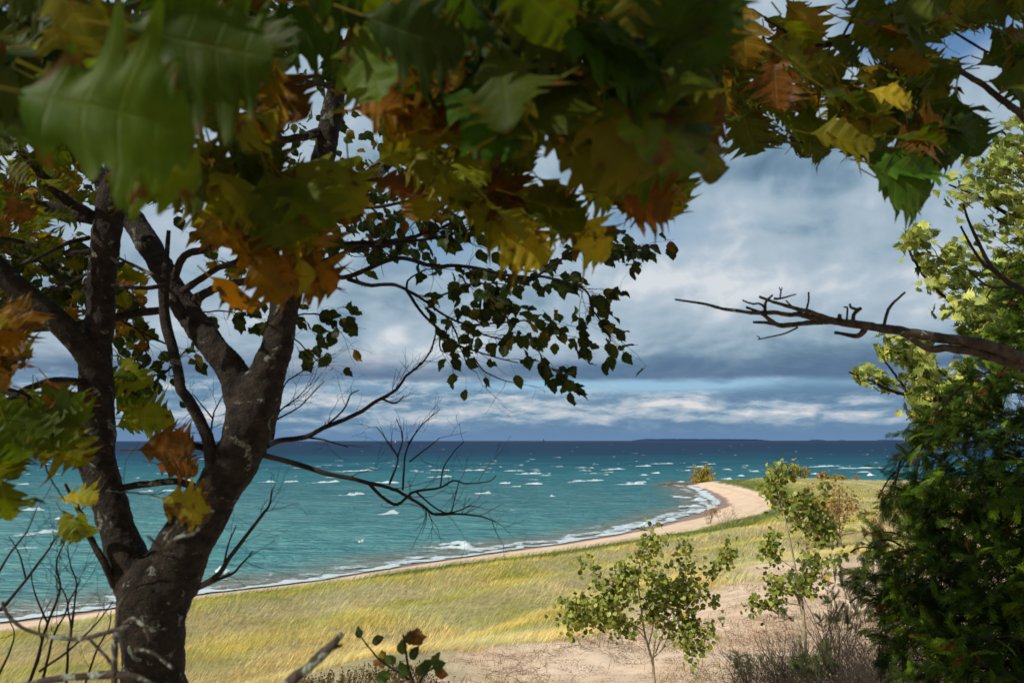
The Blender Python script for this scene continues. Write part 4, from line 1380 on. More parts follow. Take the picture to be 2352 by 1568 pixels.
    # leafless twigs against the water and the low sky
    bare = [([(600, 1030, D), (640, 1012, DT), (700, 1003, DT), (746, 980, DT), (822, 949, DT), (876, 915, DT), (910, 895, DT), (934, 864, DT), (969, 833, DT), (989, 806, DT), (1003, 758, DT)], 7, 1.3),
            ([(876, 915, DT), (907, 925, DT), (928, 908, DT)], 3, 1.2), ([(700, 1003, DT), (745, 1010, DT), (800, 1026, DT)], 3, 1.2),
            ([(746, 980, DT), (790, 940, DT), (806, 905, DT), (825, 895, DT)], 2.4, 1),
            ([(600, 1043, D), (680, 1065, DT), (746, 1086, DT), (803, 1097, DT), (848, 1110, DT), (890, 1118, DT), (928, 1135, DT), (973, 1161, DT), (999, 1180, DT), (1056, 1180, DT), (1109, 1187, DT), (1139, 1198, DT)], 7, 1.5),
            ([(848, 1110, DT), (875, 1138, DT), (909, 1159, DT), (935, 1140, DT), (954, 1127, DT), (1011, 1120, DT), (1041, 1104, DT), (1070, 1110, DT), (1124, 1104, DT), (1140, 1090, DT)], 4.5, 1),
            ([(894, 1112, DT), (913, 1052, DT), (890, 1010, DT), (865, 980, DT)], 2.6, .9), ([(925, 1125, DT), (932, 1040, DT), (950, 1000, DT), (975, 970, DT), (1010, 940, DT)], 2.6, .9),
            ([(913, 1052, DT), (925, 1000, DT), (910, 960, DT)], 2, .9), ([(940, 1060, DT), (980, 1030, DT), (1010, 1005, DT)], 2, .9),
            ([(1011, 1120, DT), (1020, 1070, DT), (1040, 1040, DT), (1065, 1015, DT)], 2, .9), ([(990, 1180, DT), (1040, 1175, DT), (1080, 1160, DT), (1092, 1163, DT)], 2.2, .9),
            ([(954, 1127, DT), (1000, 1165, DT), (1035, 1178, DT), (1045, 1140, DT), (1055, 1100, DT)], 2.5, .9),
            ([(617, 1025, D), (625, 1011, DT), (632, 965, DT), (643, 943, DT), (680, 915, DT), (711, 884, DT)], 4, .9), ([(632, 965, DT), (690, 930, DT), (745, 875, DT)], 2.2, .9),
            ([(640, 945, DT), (655, 880, DT), (700, 850, DT), (740, 815, DT)], 2.2, .9),
            ([(486, 1030, D), (488, 960, DT), (515, 900, DT)], 3, 1), ([(488, 960, DT), (460, 925, DT), (445, 905, DT)], 2.2, 1),
            ([(320, 900, DT), (350, 880, DT), (390, 845, DT), (430, 800, DT)], 4, 1.5), ([(330, 950, DT), (360, 970, DT), (415, 985, DT), (440, 960, DT)], 2.6, 1),
            ([(460, 1345, D - .05), (500, 1320, D - .1), (530, 1275, D - .1), (590, 1195, D - .1), (618, 1160, D - .1), (625, 1120, D - .1)], 7, 1.4),
            ([(515, 1290, D - .1), (525, 1250, D - .1), (543, 1205, D - .1)], 2.8, 1.2), ([(455, 1350, D - .05), (500, 1330, D - .1), (535, 1315, D - .1), (560, 1290, D - .1), (580, 1265, D - .1)], 4.5, 1.4),
            ([(1061, 806, DT), (1075, 840, DT), (1095, 855, DT)], 1.6, .8), ([(1088, 820, DT), (1110, 850, DT), (1133, 864, DT), (1160, 874, DT), (1204, 883, DT)], 2, .8)]
    twig_set(T, M['bark_dark'], bare, 'bare_twig', kid=.75, seed=44, L=.17, sub=2, bend=(.1, 0, .3))
    g = Geo()
    leaves_on(g, 'ovate', tips, 400, .08, OVATE_DARK)
    for poly, n, dp in [([(0, 540), (200, 560), (300, 600), (330, 700), (330, 840), (280, 830), (200, 720), (100, 720), (0, 640)], 190, (3.6, 4.6)),
                        ([(90, 560), (230, 560), (210, 730), (60, 700)], 30, (3.5, 4.2)),
                        ([(690, 440), (900, 440), (1060, 500), (1090, 560), (1060, 620), (900, 600), (720, 600)], 120, (3.5, 4.2)),
                        ([(980, 610), (1100, 600), (1340, 560), (1340, 680), (1240, 690), (1180, 720), (1060, 720)], 40, (3.5, 3.8)),
                        ([(1060, 700), (1180, 690), (1310, 740), (1300, 790), (1250, 860), (1160, 820), (1070, 800)], 48, (3.5, 3.8)),
                        ([(1340, 540), (1490, 565), (1470, 620), (1400, 600)], 26, (3.5, 3.7)),
                        ([(1380, 690), (1425, 700), (1425, 790), (1385, 790)], 7, (3.5, 3.6)),
                        ([(540, 680), (610, 690), (600, 780), (540, 760)], 10, (3.4, 3.8)), ([(690, 700), (770, 720), (760, 840), (700, 830)], 12, (3.4, 3.8)),
                        ([(0, 100), (420, 130), (420, 470), (0, 520)], 160, (3.8, 5.0)), ([(520, 180), (960, 150), (960, 460), (520, 480)], 200, (3.8, 5.0)),
                        ([(400, 480), (620, 470), (640, 600), (430, 560)], 24, (3.6, 4.4))]:
        fill_poly(g, 'ovate', poly, n, dp, .082, OVATE_DARK, wind=(.45, 0, -.8), spread=.45)
    # unseen crown leaves added above the frame, sunward, to shade the tree
    n = 2500
    t_ = rng.uniform(1.5, 4.4, n)
    o = np.array([-1.4, 3.2, 12.3])[None] + rng.normal(0, 1, (n, 3)) * np.array([.85, .7, 1.0])
    pos = o + SUN_DIR[None] * t_[:, None] * np.array([1, 1, 1.0])
    k = (pos[:, 0] / np.maximum(pos[:, 1], .05) < -.8) | (pos[:, 2] - H > .66 * pos[:, 1])
    k &= np.linalg.norm(pos - np.array([0, 0, H]), axis=1) > 1.2
    k &= carve(pos)
    pos = pos[k]; n = len(pos)
    c, a = palette(n, OVATE_DARK)
    put_leaves(g, 'ovate', pos, rng.normal(0, .6, (n, 3)) + np.array([.5, 0, -.6]), rng.normal(0, .6, (n, 3)) + SUN_DIR * .8, rng.uniform(.09, .15, n), c, a)
    g.build('foliage', M['ovate'], T)


build_main_tree()


# ------------------------------------------------------------------ overhead oak boughs, close to the camera
def oak_bough(name_label, fills, singles, branches, twigs, origin, mat='oak_near', extra=None):
    B = empty('oak_bough', P(*origin), name_label, 'oak branch', 'oak boughs hanging into the top of the view')
    if branches: bough(B, 'branch', M['bark_dark'], branches, sides=10, jit=.16, wob=.01)
    tips = twig_set(B, M['bark_dark'], twigs, 'twig', kid=.25, seed=len(fills) + 60, L=.12, sub=1)
    g = Geo()
    for f in fills: fill_poly(g, *f[0], **f[1])
    for s in singles: one_leaf(g, *s)
    if extra: extra(g)
    g.build('foliage', M[mat], B)
    return B


GREENS = (54, 74, 8)
oak_bough('blurred big green oak leaves hanging close at the top left', [
    (('oakhi', [(-60, -60), (720, -60), (700, 120), (600, 150), (330, 210), (0, 230), (-60, 200)], 34, (1.15, 1.6), .19, OAK_GREEN), dict(wind=(.8, 0, -.35), spread=.45)),
    (('hero', [(-60, 60), (420, 60), (420, 250), (250, 300), (-60, 290)], 12, (1.0, 1.3), .17, OAK_GREEN), dict(wind=(.8, 0, -.35), spread=.35)),
    (('oakhi', [(420, 150), (700, 160), (620, 280), (500, 310), (430, 260)], 12, (1.2, 1.6), .17, OAK_MIX), dict(wind=(.8, 0, -.35), spread=.4)),
    (('oak', [(-20, 300), (200, 330), (200, 480), (-20, 520)], 24, (2.6, 3.6), .15, OAK_MIX), dict(spread=.5)),
    (('oak', [(-20, 330), (430, 340), (400, 430), (200, 500), (-20, 560)], 60, (3.5, 4.6), .16, OAK_MIX), dict(spread=.6)),
    (('oak', [(-20, 520), (200, 560), (330, 640), (330, 800), (200, 760), (-20, 680)], 95, (3.4, 4.2), .12, OAK_MIX), dict(spread=.6)),
    (('oak', [(430, 470), (560, 450), (660, 560), (620, 640), (500, 640)], 34, (3.3, 4.0), .12, OAK_MIX), dict(spread=.6)),
    (('oak', [(-20, 560), (160, 480), (200, 520), (60, 640)], 10, (3.0, 3.6), .13, OAK_MIX), dict(spread=.5)),
], [('hero', 190, 45, .86, .19, -10, GREENS, .25, (-.1, -.75, -.35)), ('hero', 45, 142, .92, .18, -24, (112, 146, 24), .5, (-.45, -.85, .3)),
    ('hero', -60, 190, .80, .20, -12, (64, 90, 14), .3, (-.2, -.9, .1)), ('hero', 150, 230, .95, .17, -30, (84, 104, 18), .4, (-.3, -.9, .2)),
    ('oakhi', 20, 112, 1.1, .12, 5, (110, 132, 36), .2, (-.4, -.8, .3))],
    [([(-200, 60, 1.5), (-60, 110, 1.4), (60, 120, 1.4), (330, 95, 1.5), (560, 60, 1.6)], [9, 8, 7, 5, 3])],
    [([(60, 120, 1.4), (150, 160, 1.3), (250, 200, 1.25)], 3, 1.5), ([(200, 115, 1.45), (330, 200, 1.5), (420, 260, 1.5)], 3, 1.5)], (-200, 60, 1.5))

oak_bough('orange and olive oak leaves hanging in front of the right limb of the forked tree', [
    (('oakhi', [(400, 350), (560, 340), (690, 370), (800, 420), (820, 480), (740, 500), (600, 520), (470, 480), (400, 430)], 20, (1.45, 1.8), .175, OAK_MIX), dict(wind=(.55, 0, -.7), spread=.4)),
    (('oakhi', [(470, 520), (580, 480), (720, 540), (740, 620), (700, 690), (640, 670), (560, 580)], 13, (1.5, 1.85), .165, OAK_ORANGE), dict(wind=(.6, 0, -.65), spread=.4)),
], [('oakhi', 452, 612, 1.8, .15, -38, (170, 124, 26), .6, (.3, -.5, .8)), ('oakhi', 600, 560, 1.7, .17, -30, (120, 84, 24), .7, (-.2, -.9, .2)),
    ('hero', 640, 345, 1.6, .18, -35, (110, 116, 34), .3, (-.2, -.9, .2)), ('oakhi', 415, 335, 1.7, .17, -40, (120, 110, 34), .6, (-.2, -.9, .2)),
    ('oakhi', 300, 335, 2.0, .09, -60, (110, 120, 30), .5, (-.2, -.9, .2)), ('oakhi', 245, 355, 1.8, .12, -65, (100, 106, 30), .6, (-.2, -.9, .2))],
    [([(300, 250, 1.9), (400, 300, 1.8), (520, 340, 1.7), (700, 380, 1.7)], [6, 5, 4, 2])],
    [([(430, 320, 1.75), (500, 430, 1.7), (560, 540, 1.7)], 3, 1.5)], (300, 250, 1.9))


def shade_crown(g):
    # unseen oak leaves added above and behind the camera to shade the foreground
    n = 2400
    cen = np.array([[-3, -1.6, 14.5], [-1, -2.2, 15], [1, -2.2, 15], [3, -1.8, 15], [-4, -.6, 13.5], [-2.2, -2, 12.5], [0, -2.6, 12.8], [2.2, -2.2, 13], [4, -.6, 14], [2.6, .8, 14.8], [-3.4, .6, 15.2],
                    [-.3, 2.6, 15.2], [.6, 2.8, 15.9], [-1.2, 1.6, 15.0], [1.6, 3.4, 16.4], [-.6, 1.0, 14.6], [.4, .6, 14.4], [-1.8, -.1, 14.3], [.9, 1.8, 15.2]])
    pos = cen[rng.integers(0, len(cen), n)] + rng.normal(0, .55, (n, 3))
    k = ((pos[:, 2] - H > .68 * pos[:, 1] + .15) & (pos[:, 2] > H + 1.0)) | (pos[:, 1] < -.6)
    pos = pos[k]; n = len(pos)
    m2 = 750  # more leaves added sunward of the cedar to shade its lower part
    p2 = np.array([3.6, 5.6, 10.4]) + rng.normal(0, 1, (m2, 3)) * np.array([.9, .7, .75]) + SUN_DIR * rng.uniform(6.6, 8.6, (m2, 1))
    p2 = p2[(p2[:, 2] - H > .66 * p2[:, 1] + .1)]
    pos = np.vstack([pos, p2]); pos = pos[carve(pos)]; n = len(pos)
    c, a = palette(n, OAK_MIX)
    put_leaves(g, 'oaklow', pos, rng.normal(0, .6, (n, 3)) + np.array([.5, 0, -.5]), rng.normal(0, .5, (n, 3)) + SUN_DIR, rng.uniform(.16, .24, n), c, a)


oak_bough('dense dark green oak leaves with brown patches across the top centre', [
    (('oakhi', [(760, -60), (1720, -60), (1660, 40), (1600, 120), (1500, 190), (1250, 230), (1050, 200), (880, 140)], 60, (1.0, 1.6), .19, OAK_GREEN), dict(wind=(.75, 0, -.4), spread=.45)),
    (('hero', [(880, 150), (1560, 130), (1560, 300), (1350, 340), (1080, 290), (900, 250)], 36, (1.1, 1.7), .19, OAK_GREEN), dict(wind=(.75, 0, -.4), spread=.4)),
    (('hero', [(1280, 230), (1560, 200), (1640, 340), (1590, 400), (1400, 380)], 14, (1.15, 1.5), .185, OAK_GREEN), dict(wind=(.7, 0, -.45), spread=.3)),
    (('oakhi', [(900, 320), (1100, 300), (1350, 380), (1560, 400), (1520, 470), (1330, 440), (1180, 470), (930, 430)], 30, (1.6, 2.1), .17, OAK_MIX), dict(wind=(.7, 0, -.5), spread=.5)),
    (('oakhi', [(1080, 440), (1320, 450), (1310, 540), (1230, 560), (1120, 520)], 14, (1.6, 2.0), .17, OAK_MIX), dict(wind=(.65, 0, -.5), spread=.35)),
    (('oak', [(250, -60), (1700, -60), (1640, 200), (1500, 330), (1000, 330), (820, 180), (640, 150), (250, 220)], 170, (2.2, 3.0), .17, OAK_GREEN), dict(wind=(.7, 0, -.45), spread=.5)),
    (('oakhi', [(880, 400), (980, 420), (1000, 480), (900, 450)], 6, (1.7, 2.0), .14, OAK_ORANGE), dict(wind=(.6, 0, -.6), spread=.4)),
    (('oakhi', [(870, 200), (1080, 240), (1040, 290), (900, 270)], 6, (1.3, 1.6), .17, OAK_ORANGE), dict(wind=(.8, 0, -.3), spread=.3)),
    (('oakhi', [(1380, 440), (1520, 430), (1530, 490), (1450, 480)], 6, (1.5, 1.8), .13, OAK_ORANGE), dict(wind=(.7, 0, -.5), spread=.3)),
], [('hero', 1290, 260, 1.3, .19, -22, (62, 84, 22), .2, (-.1, -.95, .1)), ('hero', 960, 180, 1.2, .18, -30, (46, 78, 20), .15, (-.1, -.9, .2)),
    ('hero', 800, 10, 1.2, .15, -70, (80, 106, 34), .45, (-.5, -.8, .4)), ('oakhi', 850, 20, 1.2, .17, -40, (150, 130, 50), .75, (-.5, -.8, .4)),
    ('oakhi', 1090, 470, 1.7, .19, -40, (124, 118, 30), .55, (-.3, -.9, .3)), ('oakhi', 930, 400, 1.65, .17, 5, (104, 120, 30), .3, (-.3, -.8, .4)),
    ('oakhi', 1250, 480, 1.7, .16, -35, (150, 140, 46), .6, (-.5, -.8, .4)), ('oakhi', 1200, 10, 1.05, .2, -25, (50, 80, 20), .15, (-.1, -.9, .2))],
    [([(1450, -80, 1.8), (1300, 60, 1.7), (1150, 200, 1.7), (1000, 330, 1.8)], [10, 8, 6, 4]), ([(1100, -100, 1.5), (1400, 80, 1.5), (1560, 250, 1.55)], [8, 6, 4])],
    [([(1160, 350, 1.75), (1250, 330, 1.7), (1340, 290, 1.6)], 4, 2), ([(1330, 440, 1.6), (1400, 445, 1.6), (1500, 470, 1.6)], 2, 1.2)], (1450, -80, 1.8), extra=shade_crown)

oak_bough('arching oak branch with shaded green and brown leaves at the top right', [
    (('oakhi', [(1680, 60), (1760, 100), (1800, 200), (1760, 300), (1650, 330), (1620, 230), (1640, 150)], 26, (2.0, 2.6), .18, OAK_MIX), dict(wind=(.55, 0, -.6), spread=.5)),
    (('oakhi', [(1740, 0), (2000, -40), (2352, -60), (2352, 50), (2150, 60), (1960, 100), (1780, 100)], 50, (2.0, 2.8), .18, OAK_MIX), dict(wind=(.55, 0, -.6), spread=.5, gaps=.44)),
    (('oakhi', [(1740, 170), (1900, 110), (2140, 60), (2170, 180), (2120, 250), (1960, 260), (1780, 260)], 46, (2.0, 2.7), .18, OAK_MIX), dict(wind=(.7, 0, -.5), spread=.5)),
    (('oakhi', [(1740, 260), (1900, 250), (2000, 290), (1960, 340), (1830, 350), (1720, 330)], 16, (2.1, 2.6), .14, OAK_MIX), dict(wind=(.7, 0, -.5), spread=.5)),
    (('oakhi', [(1960, 220), (2240, 200), (2230, 310), (2150, 370), (2000, 380), (1940, 330)], 34, (1.9, 2.4), .18, OAK_GREEN), dict(wind=(.85, 0, -.35), spread=.4)),
    (('oakhi', [(2270, 30), (2360, 20), (2360, 250), (2290, 200)], 13, (2.1, 2.5), .17, OAK_GREEN), dict(wind=(.6, 0, -.6), spread=.5)),
], [('hero', 1950, 370, 1.95, .20, -8, (70, 110, 30), .2, (-.5, -.8, .5)), ('oakhi', 1960, 200, 2.0, .15, -15, (170, 160, 50), .55, (-.6, -.7, .5)), ('hero', 1960, 360, 1.9, .19, -25, (60, 90, 24), .2, (-.2, -.95, .2)),
    ('oakhi', 1975, 390, 2.0, .17, -28, (64, 84, 24), .3, (-.2, -.95, .2))],
    [([(2400, -60, 2.6), (2224, 5, 2.5), (2114, 37, 2.5), (1968, 84, 2.4), (1858, 113, 2.4), (1785, 150, 2.3), (1712, 183, 2.3)], [14, 12, 11, 10, 8, 6, 4]),
     ([(2400, 330, 2.6), (2352, 270, 2.6), (2315, 241, 2.5), (2257, 194, 2.5), (2187, 157, 2.5), (2130, 130, 2.5)], [11, 9, 8, 7, 6, 4])],
    [([(1858, 113, 2.4), (1793, 66, 2.3), (1730, 22, 2.3)], 4, 2), ([(2140, 35, 2.5), (2180, 69, 2.4), (2264, 120, 2.4), (2340, 120, 2.4)], 4, 2),
     ([(2063, 263, 2.2), (2004, 289, 2.2), (1931, 329, 2.2), (1833, 325, 2.2), (1767, 292, 2.2)], 4, 1.5), ([(1931, 329, 2.2), (1870, 330, 2.2), (1740, 327, 2.2)], 2.5, 1.2),
     ([(1850, 120, 2.4), (1835, 60, 2.3), (1830, 10, 2.3)], 3, 1.5), ([(1930, 100, 2.4), (1960, 40, 2.3), (2000, 0, 2.3)], 4, 2)], (2400, -60, 2.6), mat='oak')

oak_bough('orange and green oak leaves hanging low at the left edge beside the left stem', [
    (('oakhi', [(-40, 700), (70, 720), (70, 800), (20, 860), (-40, 860)], 13, (1.75, 2.1), .16, OAK_ORANGE), dict(wind=(.6, 0, -.3), spread=.4)),
    (('oakhi', [(20, 900), (170, 880), (180, 1050), (120, 1090), (0, 1080), (-30, 950)], 22, (1.9, 2.5), .16, OAK_YG), dict(wind=(.6, 0, -.5), spread=.4)),
    (('oakhi', [(-30, 1050), (40, 1060), (30, 1150), (-30, 1160)], 6, (1.9, 2.3), .14, OAK_MIX), dict(wind=(.4, 0, -.7), spread=.4)),
    (('oakhi', [(265, 800), (330, 850), (340, 960), (270, 1000), (255, 900)], 11, (3.35, 3.7), .19, OAK_YG), dict(wind=(.75, 0, -.2), spread=.3)),
], [('oakhi', 262, 800, 3.4, .20, -50, (116, 124, 32), .35, (-.3, -.9, .2)), ('oakhi', 250, 960, 3.4, .24, 0, (96, 104, 30), .4, (-.2, -.9, .2)),
    ('oakhi', 275, 1035, 2.6, .21, 2, (104, 62, 20), .9, (-.1, -.7, .6)), ('oakhi', 330, 1060, 2.6, .16, -5, (110, 70, 22), .85, (-.1, -.7, .6)), ('hero', 345, 1135, 2.3, .155, -14, (122, 112, 34), .62, (-.4, -.9, .2)),
    ('oakhi', 110, 1140, 2.3, .12, 0, (150, 150, 60), .3, (-.4, -.7, .6)), ('oakhi', 130, 1150, 2.3, .12, -60, (110, 118, 34), .4, (-.4, -.9, .2)), ('oakhi', 170, 1150, 2.3, .10, -65, (120, 130, 40), .3, (-.4, -.9, .2))],
    [([(-120, 840, 2.0), (-20, 880, 2.0), (60, 905, 2.1), (110, 960, 2.2)], [6, 5, 4, 3])],
    [([(60, 905, 2.1), (110, 1080, 2.2), (150, 1150, 2.3)], 2.5, 1.2), ([(245, 1125, 2.7), (300, 1130, 2.5), (350, 1135, 2.35)], 2.5, 1.5)], (-120, 840, 2.0))


# ------------------------------------------------------------------ dead branch, right
def build_dead_branch():
    y = 3.0
    B = empty('dead_branch', P(2420, 860, y), 'bare dead branch with lichen reaching left across the sky at the right', 'branch')
    Q = lambda L: [(u, v, y + dy) for u, v, dy in L]
    bough(B, 'limb', M['bark_dead'], [
        (Q([(2440, 870, .1), (2352, 828, .05), (2260, 791, 0), (2169, 777, 0), (2077, 762, 0), (2004, 751, 0), (1931, 740, 0), (1895, 736, 0), (1847, 725, 0), (1807, 722, 0), (1763, 718, 0), (1719, 718, 0), (1661, 709, 0), (1617, 698, 0), (1551, 688, 0)]),
         [16, 15, 13, 12, 11, 10, 9, 7.5, 6, 5.5, 5, 4.5, 3.8, 3, 2.2]),
        (Q([(2440, 900, .12), (2352, 845, .08), (2297, 828, .04), (2242, 809, .02), (2169, 802, 0), (2132, 800, 0), (2096, 780, 0), (2060, 764, 0)]), [14, 12, 10.5, 10, 9, 8, 6.5, 4.5]),
    ], sides=14, jit=.3, wob=.012)
    bough(B, 'branch', M['bark_dead'], [
        (Q([(1920, 738, 0), (1858, 716, -.03), (1822, 705, -.05), (1778, 693, -.07), (1745, 682, -.1)]), [6, 5, 4, 3]),
        (Q([(1890, 740, 0), (1844, 743, .03), (1796, 748, .05), (1774, 740, .05), (1745, 718, .02), (1715, 706, 0)]), [7, 6, 6, 5, 4, 3]),
        (Q([(1796, 748, .05), (1765, 744, .07), (1730, 740, .1)]), [5, 4, 3]),
        (Q([(1990, 752, 0), (1971, 771, .02), (1935, 766, .05), (1918, 764, .05)]), [7, 6, 4, 4]),
    ], sides=9, jit=.35, wob=.012)
    twig_set(B, M['bark_dead'], [
        (Q([(1850, 722, 0), (1858, 690, 0), (1858, 671, 0)]), 2.6, 2), (Q([(1960, 740, 0), (1962, 722, 0), (1978, 708, 0)]), 5, 4), (Q([(1945, 738, 0), (1948, 708, 0), (1938, 706, 0)]), 2.5, 2),
        (Q([(1976, 712, 0), (1955, 706, 0), (1952, 698, 0)]), 3.5, 2.5), (Q([(2030, 751, 0), (2040, 715, 0), (2052, 696, 0), (2065, 686, 0), (2079, 672, 0)]), 4, 2.4),
        (Q([(1757, 716, 0), (1762, 690, 0), (1775, 678, 0)]), 4, 2), (Q([(1778, 686, 0), (1800, 684, 0), (1829, 676, 0)]), 3, 1.5), (Q([(1792, 684, 0), (1794, 668, 0), (1790, 660, 0)]), 2, 1.2),
        (Q([(1794, 668, 0), (1796, 660, 0)]), 1.5, 1), (Q([(1833, 752, 0), (1810, 764, 0), (1780, 772, 0), (1741, 780, 0)]), 2.4, 1.4), (Q([(1756, 706, 0), (1745, 697, 0), (1730, 696, 0), (1706, 690, 0)]), 3, 1.8),
        (Q([(1845, 725, 0), (1830, 712, 0), (1805, 690, 0)]), 2.6, 1.6), (Q([(1935, 740, 0), (1928, 728, 0), (1930, 722, 0)]), 5, 4), (Q([(2088, 768, 0), (2092, 757, 0)]), 4, 3), (Q([(1745, 780, 0), (1738, 772, 0)]), 1.5, 1)],
        'twig', kid=.3, seed=91, L=.045, sub=1)
    B2 = empty('dead_branch', P(2420, 760, 3.9), 'thin dark bare stem rising in front of the sunlit oak leaves at the right edge', 'branch')
    bough(B2, 'limb', M['bark_dark'], [([(2420, 760, 3.9), (2352, 672, 3.9), (2315, 648, 3.9), (2275, 610, 3.9), (2242, 545, 3.9), (2224, 505, 3.9), (2213, 470, 3.9)], [8, 7, 6, 5, 4, 3, 2.5])], sides=8, jit=.15)
    bough(B2, 'branch', M['bark_dark'], [([(2290, 625, 3.9), (2262, 610, 3.9), (2240, 580, 3.9), (2225, 555, 3.9), (2207, 520, 3.9)], [4, 3.5, 3, 2.4]), ([(2315, 660, 3.9), (2270, 658, 3.9), (2225, 622, 3.9)], [3.5, 2.8, 2.2])], sides=7, jit=.15)


build_dead_branch()


# ------------------------------------------------------------------ cedar
def cedar_template(seed):
    r = np.random.default_rng(seed)
    V, Fc = [], []

    def seg(p, d, L, w, n):
        d = unit(d); k = len(V)
        s = unit(np.cross(n, d)) * w
        e = p + d * L; mid = p + d * L * .5
        V.extend([p, mid - s, e, mid + s]); Fc.append([k, k + 1, k + 2, k + 3])
        return e
    nrm = np.array([0, 0, 1.0])
    p = np.zeros(3); d = np.array([0, 1.0, 0])
    N = 10
    for i in range(N):
        t_ = i / N
        d = unit(d + np.array([r.normal(0, .08), 0, -.05 - .03 * i * .3]))
        q = seg(p, d, .115, .014 * (1.2 - .5 * t_), nrm)
        for sgn in (-1, 1):
            ln = (.42 * np.sin(np.pi * (.18 + .72 * t_)) + .05) * r.uniform(.7, 1.2)
            a = R(38 + r.uniform(-8, 8)) * sgn
            ld = np.array([d[0] * math.cos(a) + d[1] * math.sin(a), d[1] * math.cos(a) - d[0] * math.sin(a), d[2] - .15 + r.normal(0, .1)])
            m_ = max(2, int(ln / .085))
            pp = p + d * .05
            for j in range(m_):
                ld = unit(ld + np.array([0, .10, -.05]))
                qq = seg(pp, ld, ln / m_ * 1.15, .017, nrm)
                for s2 in (-1, 1):
                    if r.random() < .9:
                        b = R(36) * s2
                        l2 = np.array([ld[0] * math.cos(b) + ld[1] * math.sin(b), ld[1] * math.cos(b) - ld[0] * math.sin(b), ld[2] + r.normal(0, .12)])
                        seg(pp + ld * .02, l2, .10 * r.uniform(.6, 1.2) * (1 - .4 * j / m_), .016, nrm)
                pp = pp + unit(ld) * ln / m_
        p = p + unit(d) * .1
    return np.array(V), np.array(Fc)


CED = [cedar_template(i) for i in range(6)]


def put_sprays(geo, pos, dirs, nrms, size, cols, age):
    n = len(pos)
    Y = dirs / (np.linalg.norm(dirs, axis=1)[:, None] + 1e-9)
    Z = nrms - Y * (nrms * Y).sum(1)[:, None]; Z /= np.linalg.norm(Z, axis=1)[:, None] + 1e-9
    X = np.cross(Y, Z)
    pick = rng.integers(0, len(CED), n)
    for k, (v, f) in enumerate(CED):
        ii = np.where(pick == k)[0]
        if not len(ii): continue
        w = pos[ii][:, None] + size[ii][:, None, None] * (v[None, :, 0:1] * X[ii][:, None] + v[None, :, 1:2] * Y[ii][:, None] + v[None, :, 2:3] * Z[ii][:, None])
        ff = (f[None] + (np.arange(len(ii)) * len(v))[:, None, None]).reshape(-1, 4)
        c = np.zeros((len(ii), len(v), 4)); c[..., :3] = cols[ii][:, None]; c[..., 3] = age[ii][:, None] * .5
        geo.add(w.reshape(-1, 3), ff, c.reshape(-1, 4))


CEDAR_PAL = [(6, (34, 52, 10), 0), (4, (52, 76, 14), 0), (3, (86, 112, 24), 0), (.4, (100, 60, 22), 0)]


def build_cedar():
    base = P(2480, 1500, 6.4)
    gz = ground_z(base[0], base[1])
    T = empty('cedar_tree', (base[0], base[1], gz), 'dark green cedar with flat feathery sprays filling the lower right edge', 'cedar tree')
    g = Geo()
    tube(g, catmull([np.array([base[0], base[1], gz - .1]), P(2470, 1200, 6.4), P(2450, 800, 6.4), P(2430, 500, 6.4)], 40), np.linspace(.14, .04, 40), 12, jitter=.15, seed=2)
    g.build('trunk', M['bark'], T)
    outline = [(2400, 520), (2330, 600), (2290, 640), (2310, 700), (2250, 790), (2180, 910), (2120, 950), (2090, 970), (2092, 1020), (2058, 1065), (2040, 1105), (2040, 1140),
               (2090, 1180), (1985, 1215), (1965, 1270), (1975, 1320), (2020, 1370), (2000, 1420), (2030, 1460), (2090, 1500), (2150, 1560), (2480, 1600), (2480, 520)]
    g = Geo(); gb = Geo()
    us = [p[0] for p in outline]; vs = [p[1] for p in outline]
    cnt = 0; tries = 0
    while cnt < 440 and tries < 9000:
        tries += 1
        u, v = rng.uniform(1940, 2480), rng.uniform(500, 1600)
        if not in_poly(np.array([u]), np.array([v]), outline)[0]: continue
        ed = dist_line(np.array([u]), np.array([v]), outline[:18])[0]
        y = 5.9 - 1.1 * min(1, ed / 260) + rng.uniform(-.25, .5)
        c = P(u, v, y)
        bd = unit(np.array([-.75, -.35, .15]) + rng.normal(0, .42, 3))
        L = rng.uniform(.22, .45) * (0.6 if v < 900 else 1)
        k = int(rng.integers(11, 18))
        tt = rng.uniform(-.7, .35, k)
        droop = np.array([0, 0, -.35]) * (tt[:, None] + .7) ** 2 * L
        pos = c + bd[None] * tt[:, None] * L + droop + rng.normal(0, .03, (k, 3))
        side = rng.normal(0, .55, (k, 3))
        d = bd[None] * .8 + side + np.array([0, 0, -.12])
        nm = rng.normal(0, .45, (k, 3)) + np.array([-.25, -.5, .75])
        cc, aa = palette(k, CEDAR_PAL)
        cc = cc * rng.uniform(.6, 1.35)
        put_sprays(g, pos, d, nm, rng.uniform(.085, .145, k), cc, aa)
        pth = np.array([c + bd * s * L + np.array([0, 0, -.35]) * (s + .7) ** 2 * L for s in np.linspace(-1.1, .2, 7)])
        tube(gb, pth, np.linspace(.007, .002, 7), 5)
        cnt += 1
    tag(gb.build('twigs', M['bark_dark'], T), kind='stuff')
    g.build('foliage', M['cedar'], T, smooth=False)


build_cedar()


